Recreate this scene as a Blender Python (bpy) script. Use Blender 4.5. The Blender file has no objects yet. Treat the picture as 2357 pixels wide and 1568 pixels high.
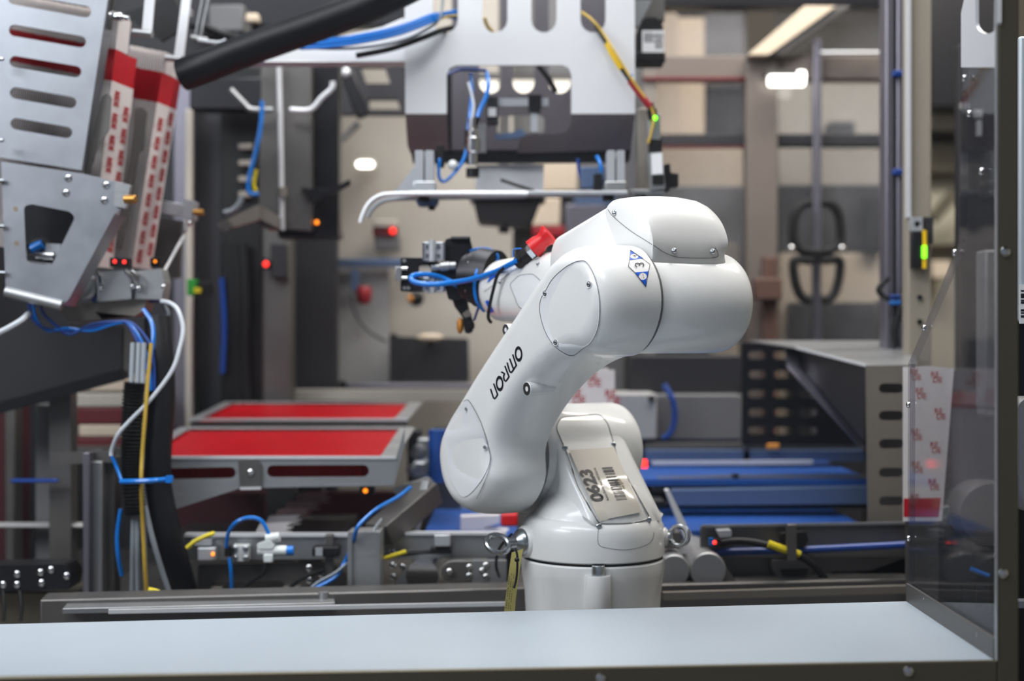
import bpy, math, random
from mathutils import Vector, Matrix
from mathutils.geometry import tessellate_polygon
from mathutils.bvhtree import BVHTree
random.seed(7)
scene = bpy.context.scene
COL = scene.collection

# ------------------------------------------------------------------ camera
F, CX, CY, CZ = 3273.6, 1178.5, 784.0, 1.5          # 50 mm lens on 36 mm, 2357x1568
cam_d = bpy.data.cameras.new('camera'); cam = bpy.data.objects.new('camera', cam_d); COL.objects.link(cam)
cam.location = (0, 0, CZ); cam.rotation_euler = (math.radians(90), 0, 0)
cam_d.sensor_width = 36; cam_d.lens = 50; cam_d.clip_start = .05; cam_d.clip_end = 60
cam_d.dof.use_dof = True; cam_d.dof.focus_distance = 1.86; cam_d.dof.aperture_fstop = 2.5
scene.camera = cam

# ------------------------------------------------------------------ world, lamps, exposure
w = bpy.data.worlds.new('world'); scene.world = w; w.use_nodes = True
bg = w.node_tree.nodes['Background']; bg.inputs[0].default_value = (.72, .80, .95, 1); bg.inputs[1].default_value = .2
vs = scene.view_settings
vs.view_transform = 'Standard'; vs.look = 'None'; vs.gamma = 1.0; vs.exposure = -.06; vs.use_curve_mapping = False
cy = scene.cycles; cy.max_bounces = 4; cy.diffuse_bounces = 2; cy.glossy_bounces = 2; cy.transmission_bounces = 2; cy.transparent_max_bounces = 10; cy.caustics_reflective = False; cy.caustics_refractive = False; cy.adaptive_threshold = .07; cy.adaptive_min_samples = 12
def area(name, loc, target, sx, sy, power, col):
    d = bpy.data.lights.new(name, 'AREA'); d.shape = 'RECTANGLE'; d.size = sx; d.size_y = sy; d.energy = power; d.color = col
    o = bpy.data.objects.new(name, d); COL.objects.link(o); o.location = loc
    o.rotation_euler = (Vector(target) - Vector(loc)).to_track_quat('-Z', 'Y').to_euler()
    return o
area('hall_lamp_front', (-1.0, .6, 3.7), (0.0, 2.1, 1.3), 2.6, .6, 54, (.95, .98, 1.0))
area('hall_lamp_left', (-2.3, .5, 2.9), (.1, 2.0, 1.4), 1.6, .8, 46, (.92, .96, 1.0))
area('hall_lamp_over_robot', (.5, 1.75, 3.8), (.3, 2.0, 1.4), 2.2, .5, 44, (1.0, .97, .92))
area('hall_lamp_middle', (-.5, 3.0, 3.8), (-.3, 3.0, 1.4), 2.6, .5, 44, (.95, .98, 1.0))
area('hall_lamp_rear', (1.3, 3.0, 3.9), (1.3, 5.0, 1.2), 2.6, .5, 105, (1.0, .94, .86))

# ------------------------------------------------------------------ helpers
V = Vector
def P(px, py, Y): return V(((px - CX) / F * Y, Y, CZ - (py - CY) / F * Y))
def lin(c): return c / 12.92 if c <= .04045 else ((c + .055) / 1.055) ** 2.4
def rgb(r, g, b): return (lin(r / 255), lin(g / 255), lin(b / 255), 1)
MATS = {}
def mat(name, col, rough=.5, metal=0., var=.0, vs_=8., bump=0., bs=60., coat=0., emit=0., stretch=None, spec=.5, rvar=0.):
    m = bpy.data.materials.new(name); m.use_nodes = True; nt = m.node_tree; N = nt.nodes; L = nt.links
    b = N['Principled BSDF']; b.inputs['Base Color'].default_value = col; b.inputs['Roughness'].default_value = rough
    b.inputs['Metallic'].default_value = metal; b.inputs['Coat Weight'].default_value = coat; b.inputs['Coat Roughness'].default_value = .06
    b.inputs['Specular IOR Level'].default_value = spec
    if emit: b.inputs['Emission Color'].default_value = col; b.inputs['Emission Strength'].default_value = emit
    tc = N.new('ShaderNodeTexCoord'); mp = N.new('ShaderNodeMapping'); L.new(tc.outputs['Object'], mp.inputs[0])
    if stretch: mp.inputs['Scale'].default_value = stretch
    if var or rvar:
        n = N.new('ShaderNodeTexNoise'); n.inputs['Scale'].default_value = vs_; n.inputs['Detail'].default_value = 5; n.inputs['Roughness'].default_value = .65
        L.new(mp.outputs[0], n.inputs['Vector'])
        if var:
            mx = N.new('ShaderNodeMix'); mx.data_type = 'RGBA'
            mx.inputs['A'].default_value = tuple(c * (1 - var) for c in col[:3]) + (1,)
            mx.inputs['B'].default_value = tuple(min(1, c * (1 + var)) for c in col[:3]) + (1,)
            L.new(n.outputs['Fac'], mx.inputs['Factor']); L.new(mx.outputs['Result'], b.inputs['Base Color'])
        if rvar:
            r = N.new('ShaderNodeMapRange'); r.inputs['To Min'].default_value = max(.02, rough - rvar); r.inputs['To Max'].default_value = min(1, rough + rvar)
            L.new(n.outputs['Fac'], r.inputs['Value']); L.new(r.outputs[0], b.inputs['Roughness'])
    if bump:
        n2 = N.new('ShaderNodeTexNoise'); n2.inputs['Scale'].default_value = bs; n2.inputs['Detail'].default_value = 3
        L.new(mp.outputs[0], n2.inputs['Vector'])
        bp = N.new('ShaderNodeBump'); bp.inputs['Strength'].default_value = bump; bp.inputs['Distance'].default_value = .001
        L.new(n2.outputs['Fac'], bp.inputs['Height']); L.new(bp.outputs[0], b.inputs['Normal'])
    if emit: m.cycles.emission_sampling = 'NONE'
    MATS[name] = m; return m
def clear_mat(name, tint, refl, rough, haze=0.):
    m = bpy.data.materials.new(name); m.use_nodes = True; nt = m.node_tree; N = nt.nodes; L = nt.links
    for n in list(N):
        if n.type == 'BSDF_PRINCIPLED': N.remove(n)
    out = [n for n in N if n.type == 'OUTPUT_MATERIAL'][0]
    t = N.new('ShaderNodeBsdfTransparent'); t.inputs[0].default_value = tint
    g = N.new('ShaderNodeBsdfGlossy'); g.inputs['Roughness'].default_value = rough
    fr = N.new('ShaderNodeFresnel'); ge = N.new('ShaderNodeNewGeometry'); mr = N.new('ShaderNodeMapRange'); mr.inputs['To Min'].default_value = 1.45; mr.inputs['To Max'].default_value = 1 / 1.45; L.new(ge.outputs['Backfacing'], mr.inputs['Value']); L.new(mr.outputs[0], fr.inputs[0])
    ml = N.new('ShaderNodeMath'); ml.operation = 'MULTIPLY'; ml.inputs[1].default_value = refl; L.new(fr.outputs[0], ml.inputs[0])
    mx = N.new('ShaderNodeMixShader'); L.new(ml.outputs[0], mx.inputs[0]); L.new(t.outputs[0], mx.inputs[1]); L.new(g.outputs[0], mx.inputs[2])
    last = mx
    if haze:
        d = N.new('ShaderNodeBsdfDiffuse'); d.inputs[0].default_value = (.7, .72, .75, 1)
        tc = N.new('ShaderNodeTexCoord'); n = N.new('ShaderNodeTexNoise'); n.inputs['Scale'].default_value = 7; L.new(tc.outputs['Object'], n.inputs['Vector'])
        m2 = N.new('ShaderNodeMath'); m2.operation = 'MULTIPLY'; m2.inputs[1].default_value = haze; L.new(n.outputs['Fac'], m2.inputs[0])
        mh = N.new('ShaderNodeMixShader'); L.new(m2.outputs[0], mh.inputs[0]); L.new(mx.outputs[0], mh.inputs[1]); L.new(d.outputs[0], mh.inputs[2]); last = mh
    L.new(last.outputs[0], out.inputs[0]); MATS[name] = m; return m

mat('paint_white', rgb(238, 239, 238), .34, coat=.45, bump=.05, bs=420)
mat('paint_cover', rgb(232, 234, 238), .38, coat=.2)
mat('shelf_white', rgb(176, 187, 197), .3, var=.03, vs_=5, bump=.04, bs=500, rvar=.05)
mat('steel', rgb(170, 172, 174), .38, .8, var=.10, vs_=9, rvar=.08)
mat('steel_brushed', rgb(176, 178, 180), .42, .8, var=.10, vs_=14, stretch=(1, 1, 9), rvar=.09)
mat('steel_matt', rgb(166, 170, 177), .42, .9, var=.22, vs_=12, rvar=.08)
mat('steel_bright', rgb(226, 228, 232), .5, .45, var=.04, vs_=6)
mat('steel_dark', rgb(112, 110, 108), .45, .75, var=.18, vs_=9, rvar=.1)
mat('steel_olive', rgb(112, 106, 92), .5, .8, var=.05, vs_=6)
mat('steel_warm', rgb(150, 144, 136), .5, .8, var=.1, vs_=5)
mat('steel_purple', rgb(132, 130, 142), .42, .85, var=.12, vs_=5, stretch=(3, 3, .4))
mat('alu', rgb(212, 216, 222), .38, .7, var=.04)
mat('chrome', rgb(225, 226, 228), .16, 1)
mat('zinc', rgb(186, 191, 196), .27, 1, var=.1, vs_=60)
mat('black_plastic', rgb(20, 20, 22), .45, spec=.35)
mat('black_metal', rgb(38, 38, 42), .36, .5, var=.1)
mat('black_rubber', rgb(17, 18, 21), .5, bump=.15, bs=300, spec=.3)
mat('black_hose', rgb(18, 19, 24), .42, bump=.5, bs=260, spec=.3)
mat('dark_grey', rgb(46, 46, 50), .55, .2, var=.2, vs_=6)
mat('mid_grey', rgb(110, 110, 112), .55, .1, var=.1, vs_=5)
mat('light_grey', rgb(168, 168, 168), .55, .05, var=.06, vs_=4)
mat('beige_grey', rgb(184, 178, 168), .6, var=.06, vs_=3)
mat('beige', rgb(212, 196, 176), .6, var=.05, vs_=3)
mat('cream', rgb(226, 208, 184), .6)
mat('blue_hose', rgb(0, 118, 214), .28, coat=.3)
mat('blue_dark', rgb(14, 60, 140), .4)
mat('blue_belt', rgb(24, 74, 150), .5, var=.12, vs_=5)
mat('blue_tint', rgb(96, 116, 150), .4, .5, var=.1)
mat('blue_decal', rgb(10, 92, 214), .35)
mat('ink', rgb(24, 26, 32), .4)
mat('ink_soft', rgb(60, 58, 56), .5)
mat('ink_gold', rgb(150, 134, 96), .5)
mat('white_decal', rgb(240, 240, 242), .35)
mat('white_plastic', rgb(224, 230, 230), .4)
mat('white_cable', rgb(206, 212, 220), .4)
mat('grey_cable', rgb(140, 148, 156), .4)
mat('label_film', rgb(224, 218, 206), .22, .0, bump=.12, bs=18, coat=.5)
mat('label_white', rgb(232, 234, 238), .45)
mat('yellow', rgb(226, 206, 30), .45)
mat('yellow_tape', rgb(240, 196, 10), .4)
mat('yellow_cable', rgb(190, 158, 60), .45)
mat('yellow_tag', rgb(238, 228, 140), .55, var=.04, vs_=30)
mat('red_plastic', rgb(206, 26, 34), .38)
mat('red_film', rgb(164, 0, 14), .45, var=.05, vs_=4, spec=.15)
mat('red_cable', rgb(150, 30, 40), .45)
mat('red_deep', rgb(96, 22, 28), .5)
mat('card_white', rgb(232, 226, 226), .6)
mat('card_red', rgb(196, 10, 32), .5)
mat('card_pink', rgb(206, 176, 172), .6)
mat('card_ink', rgb(186, 40, 48), .55)
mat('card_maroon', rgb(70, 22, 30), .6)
mat('brass', rgb(190, 140, 70), .35, .8)
mat('orange_pad', rgb(214, 140, 50), .5)
mat('brown', rgb(92, 66, 56), .6)
mat('green_box', rgb(40, 150, 50), .5)
mat('floor_mat', rgb(104, 100, 96), .5, var=.12, vs_=3)
mat('wall_mat', rgb(120, 114, 104), .8, var=.1, vs_=1.2)
mat('wall_pale', rgb(186, 180, 160), .8, var=.06, vs_=1.2)
mat('ceiling_mat', rgb(70, 68, 64), .8, var=.1, vs_=1)
mat('led_red', (1, .03, .02, 1), .4, emit=3)
mat('led_green', (.2, 1, .02, 1), .4, emit=2.5)
mat('led_amber', (1, .25, .01, 1), .4, emit=2.5)
mat('lamp_glow', (1, .97, .9, 1), .4, emit=5)
mat('soft_glow', (1, .93, .8, 1), .4, emit=1.1)
mat('plate_grey', rgb(104, 101, 108), .5, .3, var=.08)
mat('flange_grey', rgb(132, 127, 124), .55, .4, var=.2, vs_=14)
mat('post_beige', rgb(160, 152, 138), .5, .2, var=.06, vs_=4)
mat('stile_brown', rgb(122, 112, 106), .5, .3, var=.12, vs_=5)
clear_mat('pane_clear', (.975, .975, .98, 1), .55, .02)
clear_mat('pane_guard', (.80, .80, .83, 1), .5, .04, haze=.02)
clear_mat('pane_back', (.80, .80, .81, 1), 1.0, .06, haze=.12)

def cr(pts, n=6, closed=False):
    pts = [V(p) for p in pts]; out = []; m = len(pts)
    if m < 3 and not closed: return pts
    for i in range(m if closed else m - 1):
        if closed: p0, p1, p2, p3 = pts[i - 1], pts[i], pts[(i + 1) % m], pts[(i + 2) % m]
        else: p0, p1, p2, p3 = pts[max(i - 1, 0)], pts[i], pts[i + 1], pts[min(i + 2, m - 1)]
        for k in range(n):
            t = k / n
            out.append(.5 * ((2 * p1) + (p2 - p0) * t + (2 * p0 - 5 * p1 + 4 * p2 - p3) * t * t + (3 * p1 - p0 - 3 * p2 + p3) * t ** 3))
    if not closed: out.append(pts[-1])
    return out
def perp(d):
    d = d.normalized(); u = d.cross(V((0, 0, 1)))
    if u.length < 1e-3: u = d.cross(V((1, 0, 0)))
    u.normalize(); return u, d.cross(u)
def rrect(x0, y0, x1, y1, r, n=5):
    out = []
    for cx, cy, a0 in ((x1 - r, y0 + r, -90), (x1 - r, y1 - r, 0), (x0 + r, y1 - r, 90), (x0 + r, y0 + r, 180)):
        for k in range(n + 1):
            a = math.radians(a0 + 90 * k / n); out.append((cx + r * math.cos(a), cy + r * math.sin(a)))
    return out
def rpoly(pts, r, n=4):
    out = []; m = len(pts)
    for i in range(m):
        p = V(pts[i]).to_2d(); a = V(pts[i - 1]).to_2d(); b = V(pts[(i + 1) % m]).to_2d()
        rr = min(r, (a - p).length * .45, (b - p).length * .45); s = p + (a - p).normalized() * rr; e = p + (b - p).normalized() * rr
        for k in range(n + 1):
            t = k / n; q = s * (1 - t) ** 2 + p * 2 * t * (1 - t) + e * t * t; out.append((q.x, q.y))
    return out
def capsule(x0, y0, x1, y1, r, n=7):
    a = math.atan2(y1 - y0, x1 - x0); out = []
    for cx, cy, s in ((x1, y1, a - math.pi / 2), (x0, y0, a + math.pi / 2)):
        for k in range(n + 1):
            t = s + math.pi * k / n; out.append((cx + r * math.cos(t), cy + r * math.sin(t)))
    return out
def circ(cx, cy, rx, ry=None, n=20):
    ry = ry or rx
    return [(cx + rx * math.cos(2 * math.pi * k / n), cy + ry * math.sin(2 * math.pi * k / n)) for k in range(n)]

class MB:
    def __init__(s): s.v = []; s.f = []
    def add(s, v, f):
        o = len(s.v); s.v += [V(x) for x in v]; s.f += [tuple(i + o for i in q) for q in f]; return s
    def hexa(s, p):          # 4 front + 4 back corners
        return s.add(p, [(3, 2, 1, 0), (4, 5, 6, 7), (0, 1, 5, 4), (1, 2, 6, 5), (2, 3, 7, 6), (3, 0, 4, 7)])
    def box(s, c, d, rz=0.):
        M = Matrix.Rotation(rz, 3, 'Z'); x, y, z = d[0] / 2, d[1] / 2, d[2] / 2; c = V(c)
        return s.hexa([c + M @ V(q) for q in ((-x, -y, -z), (x, -y, -z), (x, -y, z), (-x, -y, z), (-x, y, -z), (x, y, -z), (x, y, z), (-x, y, z))])
    def pbox(s, x0, y0, x1, y1, Y, dep):      # box whose front face covers that picture rectangle at distance Y
        a = P(x0, y1, Y); b = P(x1, y0, Y)
        return s.box(((a.x + b.x) / 2, Y + dep / 2, (a.z + b.z) / 2), (b.x - a.x, dep, b.z - a.z))
    def bar(s, p0, p1, w, h, up=(0, 0, 1)):
        p0, p1 = V(p0), V(p1); d = (p1 - p0).normalized(); u = V(up); r = d.cross(u)
        if r.length < 1e-4: r = d.cross(V((0, 1, 0)))
        r.normalize(); u = r.cross(d).normalized(); r *= w / 2; u *= h / 2
        return s.hexa([p0 - r - u, p0 + r - u, p0 + r + u, p0 - r + u, p1 - r - u, p1 + r - u, p1 + r + u, p1 - r + u])
    def cyl(s, p0, p1, r0, r1=None, n=20, caps=True):
        p0, p1 = V(p0), V(p1); r1 = r0 if r1 is None else r1; return s.lathe([(r0, 0), (r1, (p1 - p0).length)], p0, p1 - p0, n, caps)
    def lathe(s, prof, p0, axis, n=32, caps=True):
        p0 = V(p0); d = V(axis).normalized(); u, w = perp(d); vv = []; ff = []
        for r, h in prof:
            for k in range(n):
                a = 2 * math.pi * k / n; vv.append(p0 + d * h + (u * math.cos(a) + w * math.sin(a)) * r)
        m = len(prof)
        for i in range(m - 1):
            for k in range(n):
                k2 = (k + 1) % n; ff.append((i * n + k, i * n + k2, (i + 1) * n + k2, (i + 1) * n + k))
        if caps: ff.append(tuple(range(n - 1, -1, -1))); ff.append(tuple((m - 1) * n + k for k in range(n)))
        return s.add(vv, ff)
    def tube(s, pts, r, n=8, k=6, rad=None):
        pts = cr(pts, k) if len(pts) > 2 else [V(p) for p in pts]
        u = None; vv = []; ff = []; m = len(pts)
        for i, p in enumerate(pts):
            d = (pts[min(i + 1, m - 1)] - pts[max(i - 1, 0)]).normalized()
            if u is None: u, _ = perp(d)
            u = (u - d * u.dot(d)).normalized(); w_ = d.cross(u); rr = r if rad is None else rad(i / (m - 1))
            for q in range(n):
                a = 2 * math.pi * q / n; vv.append(p + (u * math.cos(a) + w_ * math.sin(a)) * rr)
        for i in range(m - 1):
            for q in range(n):
                q2 = (q + 1) % n; ff.append((i * n + q, i * n + q2, (i + 1) * n + q2, (i + 1) * n + q))
        ff.append(tuple(range(n - 1, -1, -1))); ff.append(tuple((m - 1) * n + q for q in range(n)))
        return s.add(vv, ff)
    def torus(s, c, axis, R, r, n=28, m=10, a0=0., a1=2 * math.pi):
        u, w_ = perp(V(axis)); full = abs(a1 - a0 - 2 * math.pi) < 1e-6; k = n if full else n + 1; c = V(c); ax = V(axis).normalized()
        vv = []; ff = []
        for i in range(k):
            a = a0 + (a1 - a0) * i / n; d = u * math.cos(a) + w_ * math.sin(a)
            for j in range(m):
                b = 2 * math.pi * j / m; vv.append(c + d * (R + r * math.cos(b)) + ax * r * math.sin(b))
        for i in range(n):
            i2 = (i + 1) % k
            for j in range(m): j2 = (j + 1) % m; ff.append((i * m + j, i2 * m + j, i2 * m + j2, i * m + j2))
        return s.add(vv, ff)
    def sphere(s, c, r, n=14, m=8, sc=(1, 1, 1)):
        vv = []; ff = []; c = V(c)
        for i in range(m + 1):
            t = math.pi * i / m
            for k in range(n):
                a = 2 * math.pi * k / n; vv.append(c + V((r * sc[0] * math.sin(t) * math.cos(a), r * sc[1] * math.sin(t) * math.sin(a), r * sc[2] * math.cos(t))))
        for i in range(m):
            for k in range(n): k2 = (k + 1) % n; ff.append((i * n + k, (i + 1) * n + k, (i + 1) * n + k2, i * n + k2))
        return s.add(vv, ff)
    def plate(s, outer, holes, f, t):        # flat outline with holes, f maps 2D to 3D, t = thickness vector
        loops = [list(outer)] + [list(h) for h in holes]; t = V(t)
        def ar(l): return sum(l[i - 1][0] * l[i][1] - l[i][0] * l[i - 1][1] for i in range(len(l)))
        loops = [l if (ar(l) > 0) == (i == 0) else l[::-1] for i, l in enumerate(loops)]
        tri = tessellate_polygon([[V((x, y, 0)) for x, y in l] for l in loops])
        flat = [q for l in loops for q in l]; n = len(flat); fr = [f(*q) for q in flat]
        vv = fr + [p + t for p in fr]; ff = []
        for a, b, c in tri:
            A, B, C = flat[a], flat[b], flat[c]
            if (B[0] - A[0]) * (C[1] - A[1]) - (C[0] - A[0]) * (B[1] - A[1]) < 0: b, c = c, b
            ff.append((a, b, c)); ff.append((c + n, b + n, a + n))
        o = 0
        for l in loops:
            k = len(l)
            for i in range(k): j = (i + 1) % k; ff.append((o + j, o + i, o + i + n, o + j + n))
            o += k
        # make the winding outward: f may flip handedness
        a, b, c = ff[0]; nn = (vv[b] - vv[a]).cross(vv[c] - vv[a])
        if nn.dot(t) > 0: ff = [q[::-1] for q in ff]
        return s.add(vv, ff)
    def pplate(s, outer, holes, Y, dep): return s.plate(outer, holes, lambda x, y: P(x, y, Y), (0, dep, 0))
    def loft(s, rings, caps=True):
        n = len(rings[0]); vv = [p for r in rings for p in r]; ff = []
        for i in range(len(rings) - 1):
            for k in range(n): k2 = (k + 1) % n; ff.append((i * n + k, i * n + k2, (i + 1) * n + k2, (i + 1) * n + k))
        if caps: ff.append(tuple(range(n - 1, -1, -1))); ff.append(tuple((len(rings) - 1) * n + k for k in range(n)))
        return s.add(vv, ff)
    def bvh(s): return BVHTree.FromPolygons([tuple(v) for v in s.v], s.f)
    def build(s, name, m, parent=None, bevel=0., sharp=35., label=None, segs=2):
        off = V((0, 0, 0))
        if parent is not None: off = V(parent.get('_o', (0, 0, 0)))
        me = bpy.data.meshes.new(name); me.from_pydata([tuple(v - off) for v in s.v], [], s.f); me.validate()
        import bmesh
        bm = bmesh.new(); bm.from_mesh(me); bmesh.ops.delete(bm, geom=[q for q in bm.verts if not q.link_faces], context='VERTS'); bmesh.ops.recalc_face_normals(bm, faces=bm.faces); bm.to_mesh(me); bm.free()
        me.polygons.foreach_set('use_smooth', [True] * len(me.polygons)); me.set_sharp_from_angle(angle=math.radians(sharp))
        me.materials.append(MATS[m]); o = bpy.data.objects.new(name, me); COL.objects.link(o)
        if parent is not None: o.parent = parent; o['_o'] = tuple(off)
        if bevel:
            b = o.modifiers.new('bevel', 'BEVEL'); b.width = bevel; b.segments = segs; b.limit_method = 'ANGLE'; b.angle_limit = math.radians(40); b.harden_normals = False
        if label: o['label'] = label
        return o
def thing(name, label, cat, loc, group=None):
    o = bpy.data.objects.new(name, None); COL.objects.link(o); o.location = V(loc); o['_o'] = tuple(V(loc)); o.empty_display_size = .05
    o['label'] = label; o['category'] = cat
    if group: o['group'] = group
    return o
def tag(o, label, cat, group=None):
    o['label'] = label; o['category'] = cat
    if group: o['group'] = group
    return o
def struct(o): o['kind'] = 'structure'; return o
def tube_px(pts, r_px, Y=None, n=8, k=6):      # pts: (px,py,Y)
    q = [P(a[0], a[1], a[2] if len(a) > 2 else Y) for a in pts]
    return MB().tube(q, r_px * q[len(q) // 2].y / F, n, k)
# ---- flat marks laid on real surfaces
def drape(px, py, bvh, off=.0004):
    d = P(px, py, 1.0) - V((0, 0, CZ)); d.normalize(); h = bvh.ray_cast(V((0, 0, CZ)), d)
    if h[0] is None: return None
    n = h[1] if h[1].dot(d) < 0 else -h[1]
    return h[0] + n * off
def drape_loops(polys, bvh, off=.0004):
    m = MB()
    for outer, holes in polys:
        loops = [outer] + list(holes); tri = tessellate_polygon([[V((x, y, 0)) for x, y in l] for l in loops]); flat = [q for l in loops for q in l]
        vv = [drape(x, y, bvh, off) for x, y in flat]
        ff = [t for t in tri if all(vv[i] is not None for i in t)]
        m.add([q or V((0, 0, 0)) for q in vv], ff)
    return m
def drape_stroke(path, w_, bvh, off=.0004, closed=False, m=None):
    m = m or MB(); pts = [V((a[0], a[1])) for a in path]; k = len(pts); L_ = []; R_ = []
    for i, p in enumerate(pts):
        a = pts[i - 1] if (closed or i > 0) else p; b = pts[(i + 1) % k] if (closed or i < k - 1) else p
        d = (b - a); d = d.normalized() if d.length else V((1, 0)); nrm = V((-d.y, d.x))
        d1 = (p - a).normalized() if (p - a).length else d; sc = 1 / max(.6, abs(nrm.dot(V((-d1.y, d1.x)))))
        L_.append(p + nrm * w_ / 2 * sc); R_.append(p - nrm * w_ / 2 * sc)
    vv = []
    for a, b in zip(L_, R_): vv += [drape(a.x, a.y, bvh, off), drape(b.x, b.y, bvh, off)]
    ff = []
    for i in range(k if closed else k - 1):
        j = (i + 1) % k; q = (2 * i, 2 * i + 1, 2 * j + 1, 2 * j)
        if all(vv[t] is not None for t in q): ff.append(q)
    m.add([q or V((0, 0, 0)) for q in vv], ff); return m
def dens(path, step=3.):
    out = []
    for a, b in zip(path, path[1:]):
        n = max(1, int(math.dist(a[:2], b[:2]) / step))
        out += [(a[0] + (b[0] - a[0]) * k / n, a[1] + (b[1] - a[1]) * k / n) for k in range(n)]
    return out + [tuple(path[-1][:2])]
_txt = {}
def text_tris(body, bold=.0):
    if body not in _txt:
        c = bpy.data.curves.new('t', 'FONT'); c.body = body; c.size = 1; c.resolution_u = 3; c.offset = {'0623': .035, 'REDE': .05, 'RED': .04, 'BOX': .04}.get(body, .012); o = bpy.data.objects.new('t', c); COL.objects.link(o)
        dg = bpy.context.evaluated_depsgraph_get(); me = bpy.data.meshes.new_from_object(o.evaluated_get(dg))
        _txt[body] = ([tuple(v.co) for v in me.vertices], [tuple(p.vertices) for p in me.polygons])
        bpy.data.objects.remove(o); bpy.data.curves.remove(c); bpy.data.meshes.remove(me)
    return _txt[body]
def text_mb(body, f, m=None):        # f maps text units (x,y) to 3D
    v, q = text_tris(body); m = m or MB(); vv = [f(a[0], a[1]) for a in v]
    ok = [t for t in q if all(vv[i] is not None for i in t)]
    return m.add([p or V((0, 0, 0)) for p in vv], ok)
# ------------------------------------------------------------------ the hall
struct(MB().box((0, 2.6, -.05), (8, 9.4, .1)).build('floor', 'floor_mat'))
struct(MB().box((0, 7.35, 2.1), (8, .1, 4.3)).build('wall_back', 'wall_mat'))
struct(MB().box((0, 2.6, 4.3), (8, 9.4, .1)).build('ceiling', 'ceiling_mat'))
struct(MB().box((-4.05, 2.6, 2.1), (.1, 9.4, 4.3)).build('wall_left', 'wall_mat'))
struct(MB().box((4.05, 2.6, 2.1), (.1, 9.4, 4.3)).build('wall_right', 'wall_pale'))

# ------------------------------------------------------------------ machine bed that carries robot and conveyors
bed = thing('machine_bed', 'dark steel machine bed under the robot and the conveyors', 'machine bed', (0, 2.5, 0))
MB().box((-.14, 2.69, .96), (1.88, 1.43, .08)).build('bed_plate', 'steel_dark', bed, .003)
for x in (-1., .72):
    for y in (2.03, 3.3): MB().box((x, y, .46), (.08, .08, .92)).build('leg', 'steel', bed, .003)

# ------------------------------------------------------------------ white shelf in front, with its front frame
ZS = CZ - .344
cRF, cRB, cLB, cLF = P(2292, 1520, 1.53), P(2088, 1384, 1.877), P(0, 1437, 1.725), P(0, 1558, 1.455)
def ext(a, b, d): return a + (a - b).normalized() * d
eLB, eLF = ext(cLB, cRB, .25), ext(cLF, cRF, .25)
for q in (cRF, cRB, eLB, eLF): q.z = ZS
m = MB(); dn = V((0, 0, -.012)); m.hexa([eLF + dn, cRF + dn, cRB + dn, eLB + dn, eLF, cRF, cRB, eLB])
shelf = m.build('shelf_board', 'shelf_white', None, .0015)
tag(shelf, 'pale blue-white shelf board across the bottom in front of the robot', 'shelf')

fd = (cRF - cLF).normalized(); fn = V((fd.y, -fd.x, 0))       # along the frame and towards the camera
frame = thing('guard_frame', 'olive-grey steel frame with button screws around the front opening', 'frame', (cRF.x, cRF.y, ZS - .5))
t = .005
a0 = ext(cLF, cRF, .25); a1 = cRF + fd * .025
def slab(p, q, z0, z1, tk): return MB().hexa([V((p.x, p.y, z0)) + fn * tk, V((q.x, q.y, z0)) + fn * tk, V((q.x, q.y, z1)) + fn * tk, V((p.x, p.y, z1)) + fn * tk,
        V((p.x, p.y, z0)), V((q.x, q.y, z0)), V((q.x, q.y, z1)), V((p.x, p.y, z1))])
slab(a0, cRF, ZS - .06, ZS + .001, t).build('bottom_rail', 'steel_olive', frame, .002)
slab(cRF, cRF + fd * .0235, ZS - .5, 2.3, t).build('post', 'steel_olive', frame, .002)
def screw(c, n, r, parent, m1='chrome', name='screw', hexr=.42):
    n = V(n).normalized(); o = MB().lathe([(r * .96, -.002), (r, .0002), (r * .9, r * .28), (r * .62, r * .46), (r * hexr, r * .5), (r * hexr * .95, r * .15)], c, n, 18).build(name, m1, parent)
    return o
def onframe(px, py):      # point of the frame's front face
    o = cRF + fn * t; d = P(px, py, 1.) - V((0, 0, CZ)); k = (o - V((0, 0, CZ))).dot(fn) / d.dot(fn); return V((0, 0, CZ)) + d * k
for x, y in ((2313, 580), (2308, 1320), (2090, 1545), (1382, 1562)): screw(onframe(x, y), fn, .0058, frame)
# clear front pane inside the frame
m = slab(a0, cRF, ZS + .001, 2.3, -.004)
tag(m.build('front_pane', 'pane_clear'), 'large clear front window pane of the robot cell', 'window pane')

# ------------------------------------------------------------------ side guard on the right
sd = (cRB - cRF); sd.z = 0; sl = sd.length; sdn = sd.normalized(); sx = V((sdn.y, -sdn.x, 0))     # sx points right
def G(u, z): return V((cRF.x, cRF.y, 0)) + sdn * u * sl + V((0, 0, z))
def guard_pt(px, py):
    d = P(px, py, 1.) - V((0, 0, CZ)); o = V((cRF.x, cRF.y, CZ)); k = (o - V((0, 0, CZ))).dot(sx) / d.dot(sx); return V((0, 0, CZ)) + d * k
guard = thing('side_guard', 'clear plastic side guard with slanted edge at the right of the opening', 'guard panel', (cRF.x, cRF.y, ZS))
def gf(px, py): return guard_pt(px, py)
MB().plate([(2291, 1516), (2291, 155), (2213, 155), (2206, 560), (2090, 838), (2089, 1384)], [], gf, sx * .005).build('pane', 'pane_guard', guard)
m = MB(); m.plate([(2293, -220), (2293, 155), (2212, 155), (2212, 30), (2232, -60), (2240, -220)], [capsule(2271, 52, 2271, -160, 26)], gf, sx * .004)
m.build('steel_top_plate', 'steel_bright', guard, label='bright steel plate with a long rounded slot')
m = MB()
for a, b in (((2213, 155), (2206, 560)), ((2206, 560), (2090, 838)), ((2090, 838), (2089, 1384))):
    m.bar(gf(*a) + sx * .006, gf(*b) + sx * .006, .012, .004, sx)
m.build('edge_flange', 'pane_guard', guard)
m = MB(); p, q = gf(2089, 1384), gf(2291, 1520); p.z = q.z = ZS + .012
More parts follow.
